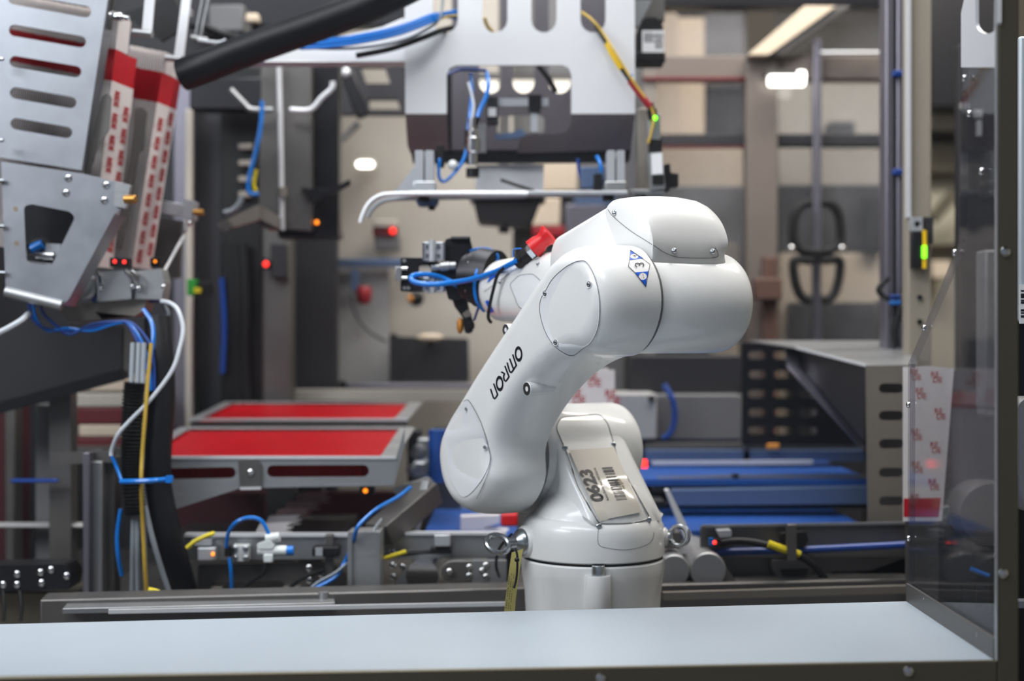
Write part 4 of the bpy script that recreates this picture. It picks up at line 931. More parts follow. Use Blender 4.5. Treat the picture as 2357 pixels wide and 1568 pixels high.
# upright box profile
bp = MB().pplate(rpoly([(800, 1226), (876, 1224), (876, 1380), (800, 1380)], 3), [], YC - .10, .06); bp.build('upright_box', 'steel_brushed', lc_, .002)
for x in (806, 870): MB().pbox(x - 4, 1226, x + 4, 1378, YC - .105, .006).build('box_flange', 'steel', lc_)
MB().bar(P(872, 1232, YC - .02), P(988, 1132, YC + .08), .05, .04).build('slanted_bar', 'steel_dark', lc_, .002)
MB().bar(P(950, 1232, YC + .02), P(984, 1110, YC + .06), .014, .014).build('slanted_rod', 'steel_brushed', lc_)
MB().pplate(rpoly([(900, 1126), (985, 1100), (1010, 1130), (985, 1170), (930, 1160)], 8), [], YC + .10, .03).build('hinge_bracket', 'steel', lc_, .001)
# round-ended arm and bearing plate
MB().pplate(rpoly([(890, 1372), (935, 1310), (955, 1292), (985, 1290), (1006, 1310), (1008, 1340), (990, 1366), (970, 1374)], 10), [], YC - .04, .03).build('round_arm', 'steel', lc_, .002)
MB().lathe([(.027, 0), (.027, .2)], P(972, 1326, YC - .045), (0, 1, 0), 26).build('roller', 'chrome', lc_)
MB().pplate(capsule(1040, 1316, 1100, 1316, 25), [], YC - .05, .03).build('bearing_plate', 'steel_dark', lc_, .002)
MB().pplate(rpoly([(1086, 1291), (1166, 1291), (1166, 1342), (1086, 1342)], 3), [], YC - .055, .02).build('bearing_block', 'steel', lc_, .001)
for x, y in ((1034, 1316), (1080, 1306), (1080, 1326), (1118, 1302), (1118, 1328), (1110, 1314)): screw(P(x, y, YC - .056), (0, -1, 0), .0055, lc_, 'chrome', 'bolt')
MB().lathe([(.030, 0), (.030, .12)], P(1160, 1300, YC + .01), (0, 1, 0), 24).build('roller', 'black_metal', lc_)
MB().pbox(1000, 1232, 1036, 1258, YC - .04, .03).build('end_fixture', 'alu', lc_, .001)
MB().pbox(990, 1262, 1040, 1276, YC - .035, .02).build('sensor', 'black_plastic', lc_, .001)
MB().tube([P(880, 1280, YC - .03), P(920, 1276, YC - .03), P(990, 1270, YC - .03)], .004, 8).build('sensor_cable', 'black_rubber', lc_)
MB().pbox(440, 1244, 486, 1256, YC - .02, .02).build('end_bar', 'alu', lc_)
MB().pbox(455, 1262, 495, 1290, YC - .03, .02).build('photo_cell', 'alu', lc_, .001)
MB().sphere(P(490, 1276, YC - .034), .003).build('status_light', 'led_amber', lc_)
tube_px([(430, 1262, 2.33), (450, 1246, 2.33), (475, 1234, 2.33), (492, 1228, 2.34)], 5).build('yellow_tie', 'yellow', lc_)
tube_px([(885, 1286, 2.34), (910, 1278, 2.34), (935, 1270, 2.34)], 5).build('yellow_tie', 'yellow', lc_)
# pneumatic fittings
ff_ = thing('flow_fitting', 'white pneumatic flow fitting with blue end cap on the conveyor', 'fitting', P(640, 1290, 2.33))
MB().cyl(P(594, 1268, 2.33), P(660, 1268, 2.33), .0085, n=16).build('barrel', 'white_plastic', ff_)
MB().cyl(P(660, 1268, 2.33), P(676, 1268, 2.33), .008, n=16).build('blue_end', 'blue_hose', ff_)
MB().pplate(rpoly([(590, 1254), (606, 1248), (622, 1246), (632, 1256), (626, 1264), (594, 1264)], 3), [], 2.32, .015).build('body', 'white_plastic', ff_, .001)
MB().cyl(P(612, 1240, 2.33), P(644, 1236, 2.33), .0075, n=14).build('elbow', 'white_plastic', ff_)
MB().pbox(606, 1276, 628, 1296, 2.32, .016).build('lower_port', 'white_plastic', ff_, .002)
fl = thing('flange_plate', 'small square four-bolt plate beside the white fitting', 'plate', P(553, 1290, 2.385))
MB().pplate(rpoly([(534, 1256), (572, 1256), (572, 1292), (534, 1292)], 3), [], 2.375, .02).build('plate', 'white_plastic', fl, .001)
for x, y in ((541, 1263), (565, 1263), (541, 1285), (565, 1285)): screw(P(x, y, 2.374), (0, -1, 0), .005, fl, 'zinc')
MB().pbox(516, 1258, 533, 1282, 2.36, .02).build('elbow_fitting', 'black_plastic', fl, .001)
cable([(521, 1260, 2.35), (526, 1226, 2.34), (545, 1202, 2.33), (575, 1192, 2.33), (602, 1200, 2.33), (620, 1232, 2.33)], 4.6, 'blue_hose', 'air_hose', 'blue air hose arching over to the white fitting', 'hose')
cable([(528, 1284, 2.35), (532, 1320, 2.35), (534, 1372, 2.36)], 4, 'blue_hose', 'air_hose', 'blue air hose dropping from the small square plate', 'hose')
cable([(616, 1296, 2.33), (604, 1322, 2.33), (570, 1345, 2.34), (545, 1365, 2.35)], 4, 'black_rubber', 'black_cable', 'black cable below the white fitting')
cable([(945, 1122, 2.40), (915, 1145, 2.36), (870, 1170, 2.31), (840, 1195, 2.29), (822, 1216, 2.28), (814, 1245, 2.30), (796, 1290, 2.33), (770, 1330, 2.31), (720, 1358, 2.29), (690, 1374, 2.28)], 4.6, 'blue_hose', 'air_hose', 'long blue air hose passing behind the steel box upright', 'hose')
cable([(800, 1296, 2.33), (770, 1320, 2.31), (730, 1342, 2.30), (700, 1370, 2.29)], 3.2, 'grey_cable', 'grey_cable', 'grey cable left of the steel box upright')
cable([(878, 1196, 2.36), (866, 1212, 2.33), (856, 1228, 2.31)], 3.2, 'grey_cable', 'grey_cable', 'short grey cable above the steel box upright')
cable([(748, 1312, 2.37), (700, 1330, 2.36), (672, 1350, 2.36), (662, 1372, 2.36)], 5, 'black_rubber', 'black_cable', 'thick black cable under the clamp left of the upright')
cable([(1130, 1355, 2.36), (1138, 1325, 2.36), (1152, 1290, 2.36)], 3.5, 'blue_hose', 'air_hose', 'short blue hose left of the yellow tag', 'hose')
cable([(1178, 1230, 2.2), (1150, 1262, 2.25), (1142, 1300, 2.3), (1150, 1330, 2.3)], 3.5, 'black_rubber', 'black_cable', 'black cable behind the left eye bolt')

# ------------------------------------------------------------------ red trays
def tray(name, label, fy0, fy1, rise, Yf, dep, x0, x1, near):
    t_ = thing(name, label, 'tray', P((x0 + x1) / 2, fy1, Yf))
    z1 = P(0, fy0, Yf).z; z0 = P(0, fy1, Yf).z; X0 = P(x0, 0, Yf).x; X1 = P(x1, 0, Yf).x
    top = lambda x, y: V((x, y, z1 + rise * (y - Yf) / dep))
    i = .022
    MB().plate([(X0, Yf), (X1, Yf), (X1 + .008, Yf + dep), (X0, Yf + dep)], [[(X0 + i, Yf + .012), (X1 - i * 1.3, Yf + .012), (X1 - i * 1.0, Yf + dep - .014), (X0 + i, Yf + dep - .014)]], top, (0, 0, -.003)).build('rim', 'steel_brushed', t_, .0006)
    MB().plate([(X0 + .01, Yf + .008), (X1 - .01, Yf + .008), (X1 - .004, Yf + dep - .008), (X0 + .01, Yf + dep - .008)], [], lambda x, y: top(x, y) + V((0, 0, -.006)), (0, 0, -.003)).build('red_sheet', 'red_film', t_)
    MB().bar(V((X0, Yf - .001, z1)), V((X1, Yf - .001, z1)), .005, .005).build('front_bead', 'steel_bright', t_)
    return t_, X0, X1, z0, z1
YT = 2.42
t1, X0, X1, z0, z1 = tray('red_tray', 'front steel tray with red sheet and red slots left of the robot', 1053, 1122, .03, YT, .36, 300, 912, True)
wall_holes = [capsule(628, 1085, 836, 1084, 13.5), capsule(330, 1092, 530, 1088, 12.5)]
MB().pplate([(300, 1058), (912, 1051), (908, 1116), (560, 1122), (380, 1180), (300, 1180)], wall_holes, YT, .003).build('front_wall', 'steel_brushed', t1)
MB().box(((X0 + X1) / 2, YT + .05, (z0 + z1) / 2), (X1 - X0 - .02, .002, .04)).build('red_liner', 'red_film', t1)
MB().pplate([(912, 1051), (932, 985), (930, 1030), (908, 1116)], [], YT, .002).build('end_wall', 'steel', t1)
MB().pplate(rpoly([(548, 1060), (592, 1058), (602, 1072), (602, 1124), (552, 1126)], 6), [], YT - .006, .004).build('joint_strap', 'steel_dark', t1, .001)
screw(P(577, 1088, YT - .007), (0, -1, 0), .006, t1, 'chrome', 'strap_screw')
MB().bar(P(553, 1125, YT - .008), P(601, 1124, YT - .008), .004, .004).build('strap_lip', 'steel_bright', t1)
MB().bar(P(602, 1121, YT), P(908, 1116, YT), .004, .003).build('bottom_bead', 'steel', t1)
for xx in (824, 440): MB().pbox(xx, 1076, xx + 4, 1096, YT + .02, .02).build('divider', 'red_film', t1)
t2, *_ = tray('red_tray', 'rear steel tray with dark red sheet behind the front tray', 966, 985, .020, 2.82, .36, 432, 938, False)
MB().pplate([(438, 972), (938, 964), (936, 990), (440, 996)], [], 2.82, .004).build('front_wall', 'steel_dark', t2)
for tr_, y_ in ((t1, 2.62), (t2, 3.02)):
    zz = tr_.location.z
    MB().box((tr_.location.x, y_, (1.0 + zz) / 2), (.05, .05, zz - 1.0)).build('stand', 'steel_dark', tr_)

# folded cartons below the tray
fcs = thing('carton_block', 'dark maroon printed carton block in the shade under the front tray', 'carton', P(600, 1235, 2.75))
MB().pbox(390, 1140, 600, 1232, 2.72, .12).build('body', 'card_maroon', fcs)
for k in range(5):
    x = 610 + k * 21 - 0; y0 = 1206 - k * 17
    z_ = [(0, 0), (74, -3), (60, 5), (76, 9), (58, 14), (74, 19), (-10, 20)]
    o_ = MB().pplate([(x - 12 + a_, y0 + b_) for a_, b_ in z_], [], 2.46 + .04 * k, .02).build('folded_carton', 'card_white' if k < 2 else 'card_pink')
    tag(o_, ('white zigzag carton, lowest of the carton steps under the tray', 'white zigzag carton, second from below of the steps under the tray', 'pinkish zigzag carton, middle of the steps under the tray', 'pinkish zigzag carton, fourth from below of the steps under the tray', 'pinkish zigzag carton, topmost of the steps under the tray')[k], 'carton')
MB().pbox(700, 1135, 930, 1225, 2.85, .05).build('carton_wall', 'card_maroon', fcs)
tag(MB().pbox(405, 1222, 790, 1240, 2.60, .25).build('support_shelf', 'steel_dark'), 'narrow dark support shelf below the folded cartons', 'shelf')
lamp_ = thing('indicator_light', 'tiny amber indicator light under the front tray', 'light', P(841, 1132, 2.5))
MB().pbox(828, 1122, 860, 1140, 2.52, .03).build('housing', 'black_plastic', lamp_, .001); MB().sphere(P(841, 1130, 2.516), .004).build('lens', 'led_amber', lamp_)
# clutter between trays and robot
cl = thing('drive_unit', 'dark cluttered drive unit between the red trays and the robot', 'drive unit', P(980, 1200, 2.8))
for x0, y0, x1, y1, Y, mt in ((938, 990, 968, 1110, 2.9, 'dark_grey'), (960, 1010, 1000, 1060, 2.85, 'steel'), (985, 1040, 1020, 1100, 2.8, 'steel_dark'), (950, 1065, 985, 1100, 2.8, 'alu'), (1000, 985, 1040, 1040, 3.0, 'black_metal')):
    MB().pbox(x0, y0, x1, y1, Y, .06).build('housing', mt, cl, .003)
for x, y, r in ((965, 1040, .016), (990, 1072, .012), (948, 1080, .010), (1010, 1012, .012)): MB().lathe([(r, 0), (r, .02), (r * .6, .022)], P(x, y, 2.78), (0, -1, 0), 16).build('pulley', 'steel', cl)
MB().pbox(960, 1100, 1060, 1240, 2.95, .05).build('mount', 'steel_dark', cl)
belt = MB(); zb = P(0, 1250, 2.5).z
belt.box(((P(985, 0, 2.7).x + P(1190, 0, 2.7).x) / 2, 2.73, zb), (P(1190, 0, 2.7).x - P(985, 0, 2.7).x, .5, .012)); tag(belt.build('transfer_belt', 'blue_belt'), 'short blue transfer belt visible just left of the robot', 'conveyor belt')
tag(MB().pplate([(1060, 1190), (1150, 1186), (1150, 1204), (1110, 1216), (1180, 1222), (1180, 1232), (1060, 1236)], [], 2.62, .03).build('white_carton', 'card_white'), 'white folded carton left of the robot turret', 'carton')
tag(MB().pbox(1153, 1184, 1192, 1212, 2.45, .04).build('red_block', 'red_plastic', None, .003), 'small bright red block left of the robot turret', 'block')
cyl_ = MB().lathe([(.020, 0), (.020, .10)], P(1010, 1110, 2.72), UP, 20); tag(cyl_.build('blue_roller', 'blue_belt'), 'upright blue roller behind the lower robot arm', 'roller')

# ------------------------------------------------------------------ right conveyors
def belt_slab(name, label, x0, x1, yn, yf, Yn):
    z_ = P(0, yn, Yn).z; Yf_ = (CZ - z_) * F / (yf - CY); a_ = P(x0, 0, Yn).x; b_ = P(x1, 0, Yn).x
    o_ = MB().box(((a_ + b_) / 2, (Yn + Yf_) / 2, z_ - .006), (b_ - a_, Yf_ - Yn, .012)).build(name, 'blue_belt'); return tag(o_, label, 'conveyor belt'), z_
belt_slab('conveyor_belt', 'front blue conveyor belt right of the robot base', 1440, 2010, 1222, 1170, 2.5)
belt_slab('conveyor_belt', 'rear blue conveyor belt behind the double steel rail', 1440, 2010, 1104, 1060, 2.78)
r1 = thing('conveyor_rail', 'double steel rail between the two blue belts at right', 'rail', P(1760, 1165, 2.75))
MB().pplate(rpoly([(1502, 1102), (1690, 1098), (2010, 1098), (2010, 1130), (1502, 1132)], 3), [], 2.80, .04).build('upper_rail', 'steel_dark', r1, .001)
MB().pplate(rpoly([(1546, 1130), (2010, 1122), (2010, 1160), (1546, 1164)], 3), [], 2.70, .04).build('lower_rail', 'blue_tint', r1, .001)
MB().pbox(1500, 1160, 2010, 1170, 2.72, .05).build('dark_base', 'black_metal', r1)
MB().pbox(1688, 1092, 1700, 1118, 2.79, .02).build('joint_clip', 'black_plastic', r1)
MB().pbox(1498, 1150, 1530, 1172, 2.66, .05).build('end_stop', 'black_plastic', r1, .004)
r2 = thing('rear_rail', 'dark blue rear conveyor rail below the grey cabinet', 'rail', P(1740, 1060, 3.1))
MB().pbox(1486, 1022, 2010, 1040, 3.10, .05).build('top_bar', 'steel_dark', r2)
MB().pbox(1486, 1038, 2010, 1062, 3.06, .05).build('rail', 'blue_tint', r2)
MB().pbox(1766, 1022, 1794, 1034, 3.04, .02).build('amber_clip', 'orange_pad', r2, .002)
MB().bar(P(1500, 1066, 3.0), P(1870, 1064, 3.0), .01, .008).build('bright_strip', 'steel_bright', r2)
MB().pbox(1478, 1060, 1490, 1078, 2.7, .02).build('red_lamp', 'led_red', r2)
rs = thing('side_rail', 'rounded steel side rail with sensor right of the robot base', 'rail', P(1850, 1370, 2.4))
YR = 2.36
MB().pplate(rpoly([(1613, 1210), (2092, 1203), (2092, 1282), (1613, 1284)], 10), [], YR, .012).build('upper_plate', 'steel_dark', rs, .001)
MB().bar(P(1622, 1211, YR - .004), P(2090, 1204, YR - .004), .006, .004).build('top_lip', 'steel', rs)
MB().pplate(rpoly([(1530, 1276), (2092, 1278), (2092, 1375), (1530, 1378)], 4), [rpoly([(1912, 1316), (2110, 1310), (2110, 1338), (1912, 1342)], 8)], YR + .02, .012).build('lower_plate', 'steel_dark', rs)
MB().pbox(1900, 1300, 2092, 1350, YR + .08, .01).build('dark_opening', 'black_plastic', rs)
MB().tube([P(1600, 1276, YR - .01), P(1700, 1270, YR - .02), P(1850, 1266, YR - .02), P(2092, 1254, YR - .02)], .006, 10).build('rail_tube', 'blue_dark', rs)
MB().pplate(rpoly([(1650, 1222), (1684, 1220), (1684, 1236), (1656, 1238)], 3), [], YR - .03, .025).build('reflector', 'alu', rs, .001)
MB().pbox(1634, 1240, 1662, 1258, YR - .03, .02).build('sensor', 'black_plastic', rs, .001)
MB().sphere(P(1645, 1249, YR - .033), .0032).build('status_light', 'led_red', rs)
MB().pbox(1632, 1240, 1642, 1256, YR - .032, .01).build('blue_cap', 'blue_hose', rs)
MB().tube([P(1660, 1250, YR - .03), P(1690, 1246, YR - .03), P(1730, 1248, YR - .03), P(1775, 1258, YR - .035), P(1830, 1275, YR - .035), P(1870, 1300, YR - .03), P(1900, 1335, YR - .02)], .006, 10).build('sensor_cable', 'black_rubber', rs)
tube_px([(1768, 1252, YR - .04), (1800, 1264, YR - .04), (1814, 1268, YR - .04)], 9).build('yellow_marker', 'yellow', rs)
tube_px([(1830, 1272, YR - .04), (1841, 1277, YR - .04)], 8).build('yellow_marker', 'yellow', rs)
MB().pbox(1812, 1208, 1834, 1292, YR - .05, .015).build('clamp_bar', 'steel_dark', rs, .001)
MB().pplate(rpoly([(1796, 1228), (1856, 1224), (1862, 1244), (1850, 1262), (1800, 1250)], 5), [], YR - .028, .02).build('clamp_block', 'black_plastic', rs, .001)
MB().pplate(rpoly([(1776, 1290), (1850, 1288), (1870, 1312), (1850, 1345), (1800, 1345), (1776, 1310)], 6), [], YR - .01, .02).build('bracket', 'steel_dark', rs, .001)
MB().pplate(rpoly([(1796, 1312), (1862, 1310), (1850, 1340), (1806, 1342)], 4), [], YR - .014, .006).build('bracket_opening', 'black_plastic', rs)
for x, y in ((1802, 1298), (1836, 1296), (1696, 1334), (1855, 1340), (2062, 1335)): screw(P(x, y, YR + .0), (0, -1, 0), .005, rs, 'steel', 'bolt')
for k, (x, r) in enumerate(((1552, 36), (1630, 41))):
    o_ = MB().lathe([(r * 2.3 / F, 0), (r * 2.3 / F * 1.02, .004), (r * 2.3 / F * 1.02, .26)], P(x, 1314, 2.30), (0, 1, 0), 30).build('end_roller', 'steel_brushed', None, .002)
    tag(o_, ('smaller steel end roller beside the robot base at right', 'larger steel end roller at the tip of the right conveyor')[k], 'roller')
tag(MB().pplate([(1612, 1275), (1655, 1280), (1702, 1350), (1690, 1356), (1600, 1354)], [], 2.305, .02).build('scraper_plate', 'steel_dark'), 'slanted dark plate next to the larger end roller', 'plate')
tag(MB().pplate([(1532, 1130), (1540, 1128), (1612, 1270), (1590, 1276)], [], 2.48, .03).build('guide_strip', 'steel_bright'), 'bright slanted guide strip right of the robot turret', 'guide')
tag(MB().pplate(rpoly([(1522, 1228), (1568, 1226), (1568, 1262), (1524, 1264)], 3), [], 2.33, .04).build('bearing_block', 'steel_dark', None, .002), 'dark bearing block behind the right eye bolt', 'block')

# ------------------------------------------------------------------ slotted chute right
ch = thing('slotted_chute', 'stainless slotted chute standing at right behind the side guard', 'chute', P(2040, 1205, 2.45))
YK = 2.44
MB().pplate([(1993, 842), (2110, 840), (2110, 1225), (1998, 1225)], [capsule(2034, y, 2070, y, 11) for y in (894, 957, 1022, 1088, 1154)], YK, .004).build('slotted_plate', 'steel_warm', ch)
MB().pbox(2000, 850, 2106, 1220, YK + .07, .004).build('inner_plate', 'steel_dark', ch)
Yb_ = 2.95
def top_pt(x, y): return P(x, y, YK + (842 - y) / 58 * .5)
MB().plate([(1993, 842), (2110, 840), (2110, 784), (1726, 784), (1832, 800)], [], top_pt, (0, 0, -.003)).build('top_sheet', 'steel', ch)
MB().plate([(1993, 842), (1832, 800), (1835, 835), (1988, 1015)], [], lambda x, y: P(x, y, YK + .003 + (1993 - x) / 160 * .42), (.003, .003, 0)).build('side_sheet', 'black_metal', ch)
MB().bar(P(1832, 801, YK + .353), P(1993, 842, YK), .003, .004).build('fold_edge', 'steel_bright', ch)
MB().plate([(1808, 798), (1838, 798), (1838, 842), (1990, 1020), (1988, 1040), (1812, 846)], [], lambda x, y: P(x, y, YK + .44 - (y - 798) / 240 * .3), (0, .006, 0)).build('brace', 'steel_purple', ch)
MB().pbox(2000, 1222, 2100, 1420, YK + .02, .03).build('stand', 'steel_dark', ch)
# perforated panel
pp = thing('perforated_panel', 'dark panel with rows of oblong holes behind the chute', 'panel', P(1850, 1020, 3.05))
hl = []
for r_, y in enumerate((818, 862, 907, 950, 992)):
    for x in (1742, 1800, 1856): hl.append(capsule(x - 11 + (r_ % 2) * 2, y, x + 11 + (x > 1790) * 6, y, 9))
MB().pplate([(1708, 790), (2000, 790), (2000, 1024), (1708, 1024)], hl, 3.05, .01).build('sheet', 'black_metal', pp)
for x in (1712, 1990): MB().pbox(x, 1020, x + 14, 1240, 3.06, .03).build('foot', 'steel_dark', pp)

# ------------------------------------------------------------------ grey cabinet behind the robot
gc = thing('grey_cabinet', 'plain grey cabinet behind the robot with a smaller box on its front', 'cabinet', P(1580, 1012, 3.2))
MB().pbox(1450, 818, 1708, 908, 3.25, .18).build('upper_body', 'dark_grey', gc, .004)
MB().pbox(1500, 908, 1708, 1014, 3.2, .22).build('lower_body', 'mid_grey', gc, .004)
MB().pbox(1370, 906, 1512, 1012, 3.12, .18).build('front_box', 'light_grey', gc, .004)
for x, y in ((1500, 918),): MB().cyl(P(x, y, 3.12), P(x, y, 3.11), .008, n=12).build('box_screw', 'dark_grey', gc)
MB().pbox(1380, 1010, 1700, 1060, 3.22, .15).build('plinth', 'black_metal', gc)
MB().box((.38, 3.3, 1.12), (.32, .15, .24)).build('column', 'dark_grey', gc)
cable([(1528, 886, 3.15), (1548, 920, 3.14), (1553, 960, 3.14), (1545, 995, 3.14), (1525, 1010, 3.14)], 7, 'blue_dark', 'air_hose', 'dark blue hose hanging on the grey cabinet', 'hose')
# printed carton behind the robot
def printed(name, label, quad, Y, dep, rows, size, red=None, txt='RE'):
    o_ = thing(name, label, 'carton', P(sum(q[0] for q in quad) / len(quad), max(q[1] for q in quad), Y))
    MB().pplate(quad, [], Y, dep).build('board', 'card_white', o_)
    m_ = MB(); Yp = Y - .0006
    for x, y in rows:
        text_mb(txt, lambda a_, b_: P(x + a_ * size, y - b_ * size, Yp), m_); text_mb('DE', lambda a_, b_: P(x + size * .25 + a_ * size, y + size * .72 - b_ * size, Yp), m_)
    m_.build('lettering', 'card_ink', o_)
    if red: MB().pplate(red, [], Y - .0004, .0003).build('red_band', 'card_red', o_)
    return o_
printed('printed_carton', 'white carton with red print standing behind the robot elbow bend', [(1296, 850), (1400, 848), (1400, 853), (1415, 853), (1415, 930), (1296, 938)], 2.75, .03, [(1348, 872), (1312, 912), (1392, 914)], 24)
po = [o for o in bpy.data.objects if o.name == 'printed_carton'][0]; MB().pbox(1300, 930, 1412, 1240, 2.755, .03).build('lower_board', 'card_white', po)
printed('printed_carton', 'white carton with red print behind the clear side guard', [(2080, 845), (2140, 843), (2196, 848), (2168, 1200), (2080, 1200)], 2.30, .004,
        [(2142, 868), (2106, 905), (2150, 952), (2096, 1000), (2140, 1030), (2098, 1075), (2136, 1115), (2095, 1150), (2094, 862)], 18, [(2080, 1148), (2166, 1146), (2160, 1190), (2080, 1190)])
for o in bpy.data.objects:
    if o.name == 'printed_carton.001': MB().pbox(2085, 1199, 2160, 1420, 2.312, .004).build('stand', 'steel_dark', o)
# ------------------------------------------------------------------ left column group
hb = thing('machine_housing', 'dark machine housing wall closing the cell on the left', 'housing', P(300, 1300, 3.45))
MB().box((P(300, 0, 3.45).x, 3.47, 1.5), (1.0, .05, 3.0)).build('rear_wall', 'dark_grey', hb)
MB().box((-1.42, 3.0, 1.5), (.06, .9, 3.0)).build('side_wall', 'dark_grey', hb)
def post(name, label, x0, x1, y0, y1, Y, dep, mt, cat='post', z0=None):
    a_, b_ = P(x0, y1, Y), P(x1, y0, Y); zb_ = a_.z if z0 is None else z0
    return tag(MB().box(((a_.x + b_.x) / 2, Y + dep / 2, (zb_ + b_.z) / 2), (b_.x - a_.x, dep, b_.z - zb_)).build(name, mt, None, .004), label, cat)
post('frame_post', 'grey vertical profile post left of the red trays', 398, 444, 150, 990, 3.22, .08, 'steel_purple', z0=1.0)
post('frame_post', 'pale narrow strip post left of the dark cable duct', 425, 441, 250, 560, 3.19, .02, 'beige_grey', z0=1.0)
post('partition', 'dark vertical panel beside the black cable duct', 444, 512, 150, 980, 3.26, .06, 'dark_grey', 'panel', z0=1.0)
cd = thing('cable_duct', 'black vertical cable duct with notched side behind the trays', 'cable duct', P(555, 930, 3.0))
a_, b_ = P(505, 930, 3.22), P(600, 150, 3.22); MB().box(((a_.x + b_.x) / 2, 3.26, (1.0 + b_.z) / 2), (b_.x - a_.x, .06, b_.z - 1.0)).build('duct', 'black_plastic', cd, .004)
for y in (330, 368, 405, 440): MB().pbox(548, y, 580, y + 14, 3.205, .02).build('duct_tooth', 'steel_warm', cd, .002)
for x in (520, 532, 545, 560): MB().tube([P(x, 560, 3.21), P(x + 6, 700, 3.205), P(x + 3, 820, 3.21), P(x + 10, 925, 3.21)], .010, 8).build('loose_cable', 'black_rubber', cd)
MB().tube([P(510, 640, 3.19), P(516, 750, 3.19), P(512, 860, 3.19)], .006, 8).build('blue_cable', 'blue_dark', cd)
post('frame_post', 'dark steel post right of the cable duct', 600, 668, 520, 940, 3.24, .08, 'steel_dark', z0=1.0)
# chute in the upper left
vc = thing('steel_chute', 'dark vertical steel chute with bright rods left of the picker head', 'chute', P(680, 540, 2.9))
MB().pplate(rpoly([(602, 150), (716, 150), (716, 532), (596, 520)], 3), [], 2.90, .12).build('front_sheet', 'steel_dark', vc, .001)
MB().pbox(716, 140, 779, 545, 2.94, .06).build('side_sheet', 'black_metal', vc, .001)
MB().pbox(640, 528, 779, 546, 2.92, .08).build('bottom_lip', 'black_metal', vc)
MB().tube([P(642, 150, 2.88), P(646, 300, 2.88), P(648, 430, 2.88), P(650, 530, 2.88)], .0055, 8).build('long_rod', 'steel_bright', vc)
MB().tube([P(628, 503, 2.88), P(648, 502, 2.88)], .0045, 8).build('rod_foot', 'steel_bright', vc)
MB().cyl(P(651, 432, 2.87), P(651, 452, 2.87), .009, n=10).build('rod_clamp', 'steel_warm', vc)
MB().tube([P(531, 206, 2.86), P(562, 238, 2.86), P(580, 252, 2.86), P(628, 253, 2.86)], .006, 8, 4).build('bent_rod', 'steel', vc)
MB().tube([P(668, 253, 2.86), P(714, 253, 2.86), P(740, 226, 2.86), P(764, 204, 2.86), P(765, 188, 2.86)], .006, 8, 4).build('bent_rod', 'steel_bright', vc)
MB().pplate([(690, 432), (760, 436), (805, 412), (806, 424), (720, 470), (716, 466)], [], 2.88, .02).build('black_lever', 'black_metal', vc, .001)
MB().pplate(rpoly([(500, 516), (594, 470), (600, 505), (512, 532)], 5), [], 2.86, .02).build('slanted_bracket', 'steel_warm', vc, .001)
MB().pplate([(596, 470), (645, 500), (645, 528), (600, 505)], [], 2.87, .02).build('bracket_web', 'steel_warm', vc)
MB().lathe([(.012, 0), (.012, .01)], P(520, 520, 2.86), (0, -1, 0), 16).build('pivot', 'steel_dark', vc)
MB().tube([P(516, 490, 2.86), P(535, 485, 2.86), P(550, 470, 2.86), P(558, 452, 2.86)], .006, 8).build('thin_hose', 'grey_cable', vc)
MB().sphere(P(729, 512, 2.93), .0045).build('status_light', 'led_amber', vc)
cable([(603, 232, 2.84), (600, 290, 2.84), (588, 350, 2.84), (573, 410, 2.84), (572, 440, 2.84), (584, 448, 2.84), (596, 446, 2.84)], 5, 'blue_hose', 'air_hose', 'blue air hose looping left of the dark chute', 'hose')
cable([(590, 390, 2.86), (584, 425, 2.86), (590, 440, 2.86)], 4, 'yellow', 'yellow_wire', 'short yellow wire behind the blue loop by the chute')
post('cross_beam', 'dark cross beam under the thick overhead hose', 436, 620, 178, 252, 3.10, .06, 'black_metal', 'beam')
tag(MB().pplate([(778, 146), (940, 146), (940, 262), (778, 262)], [[(828, 152), (884, 152), (898, 192), (842, 192)], [(846, 226), (912, 226), (922, 252), (848, 252)]], 3.30, .04).build('beam_plate', 'dark_grey'), 'dark plate with two openings between chute and picker head', 'plate')
arm2 = thing('swing_arm', 'dark slanted swing arm hanging right of the chute', 'arm', P(830, 270, 3.2))
MB().bar(P(795, 160, 3.2), P(838, 270, 3.2), .03, .03, (0, 1, 0)).build('arm', 'black_metal', arm2, .004)
MB().bar(P(826, 284, 3.25), P(784, 324, 3.25), .014, .014, (0, 1, 0)).build('stay', 'steel_dark', arm2)
MB().sphere(P(796, 168, 3.19), .012).build('end_cap', 'steel_bright', arm2)
# upper left clutter
post('upper_box', 'grey box behind the thick hose at top left', 480, 560, 10, 72, 3.2, .1, 'mid_grey', 'box')
post('wall_lamp_block', 'small pale block above the thick hose', 565, 594, 30, 50, 3.15, .03, 'cream', 'block')
post('upper_beam', 'wide dark beam along the top behind the overhead hose', 430, 960, -60, 60, 3.35, .05, 'black_metal', 'beam')

# ------------------------------------------------------------------ rear panels
rp = thing('cell_partition', 'large beige-grey rear panel of the cell behind the gripper', 'panel', P(900, 900, 3.75))
MB().box(((P(560, 0, 3.75).x + P(1180, 0, 3.75).x) / 2, 3.78, 1.5), (P(1180, 0, 3.75).x - P(560, 0, 3.75).x, .05, 2.98)).build('panel', 'beige_grey', rp)
MB().pplate(rpoly([(668, 610), (896, 606), (896, 888), (668, 892)], 18), [], 3.70, .03).build('raised_door', 'light_grey', rp, .004)
MB().pbox(716, 596, 1000, 614, 3.66, .03).build('top_rail', 'blue_tint', rp, .002)
MB().pbox(690, 570, 725, 620, 3.64, .04).build('rail_end', 'grey_cable', rp, .004)
MB().tube([P(714, 575, 3.62), P(718, 660, 3.62), P(720, 770, 3.62)], .010, 8).build('hanging_rod', 'grey_cable', rp)
MB().sphere(P(720, 784, 3.62), .018).build('rod_knob', 'black_plastic', rp)
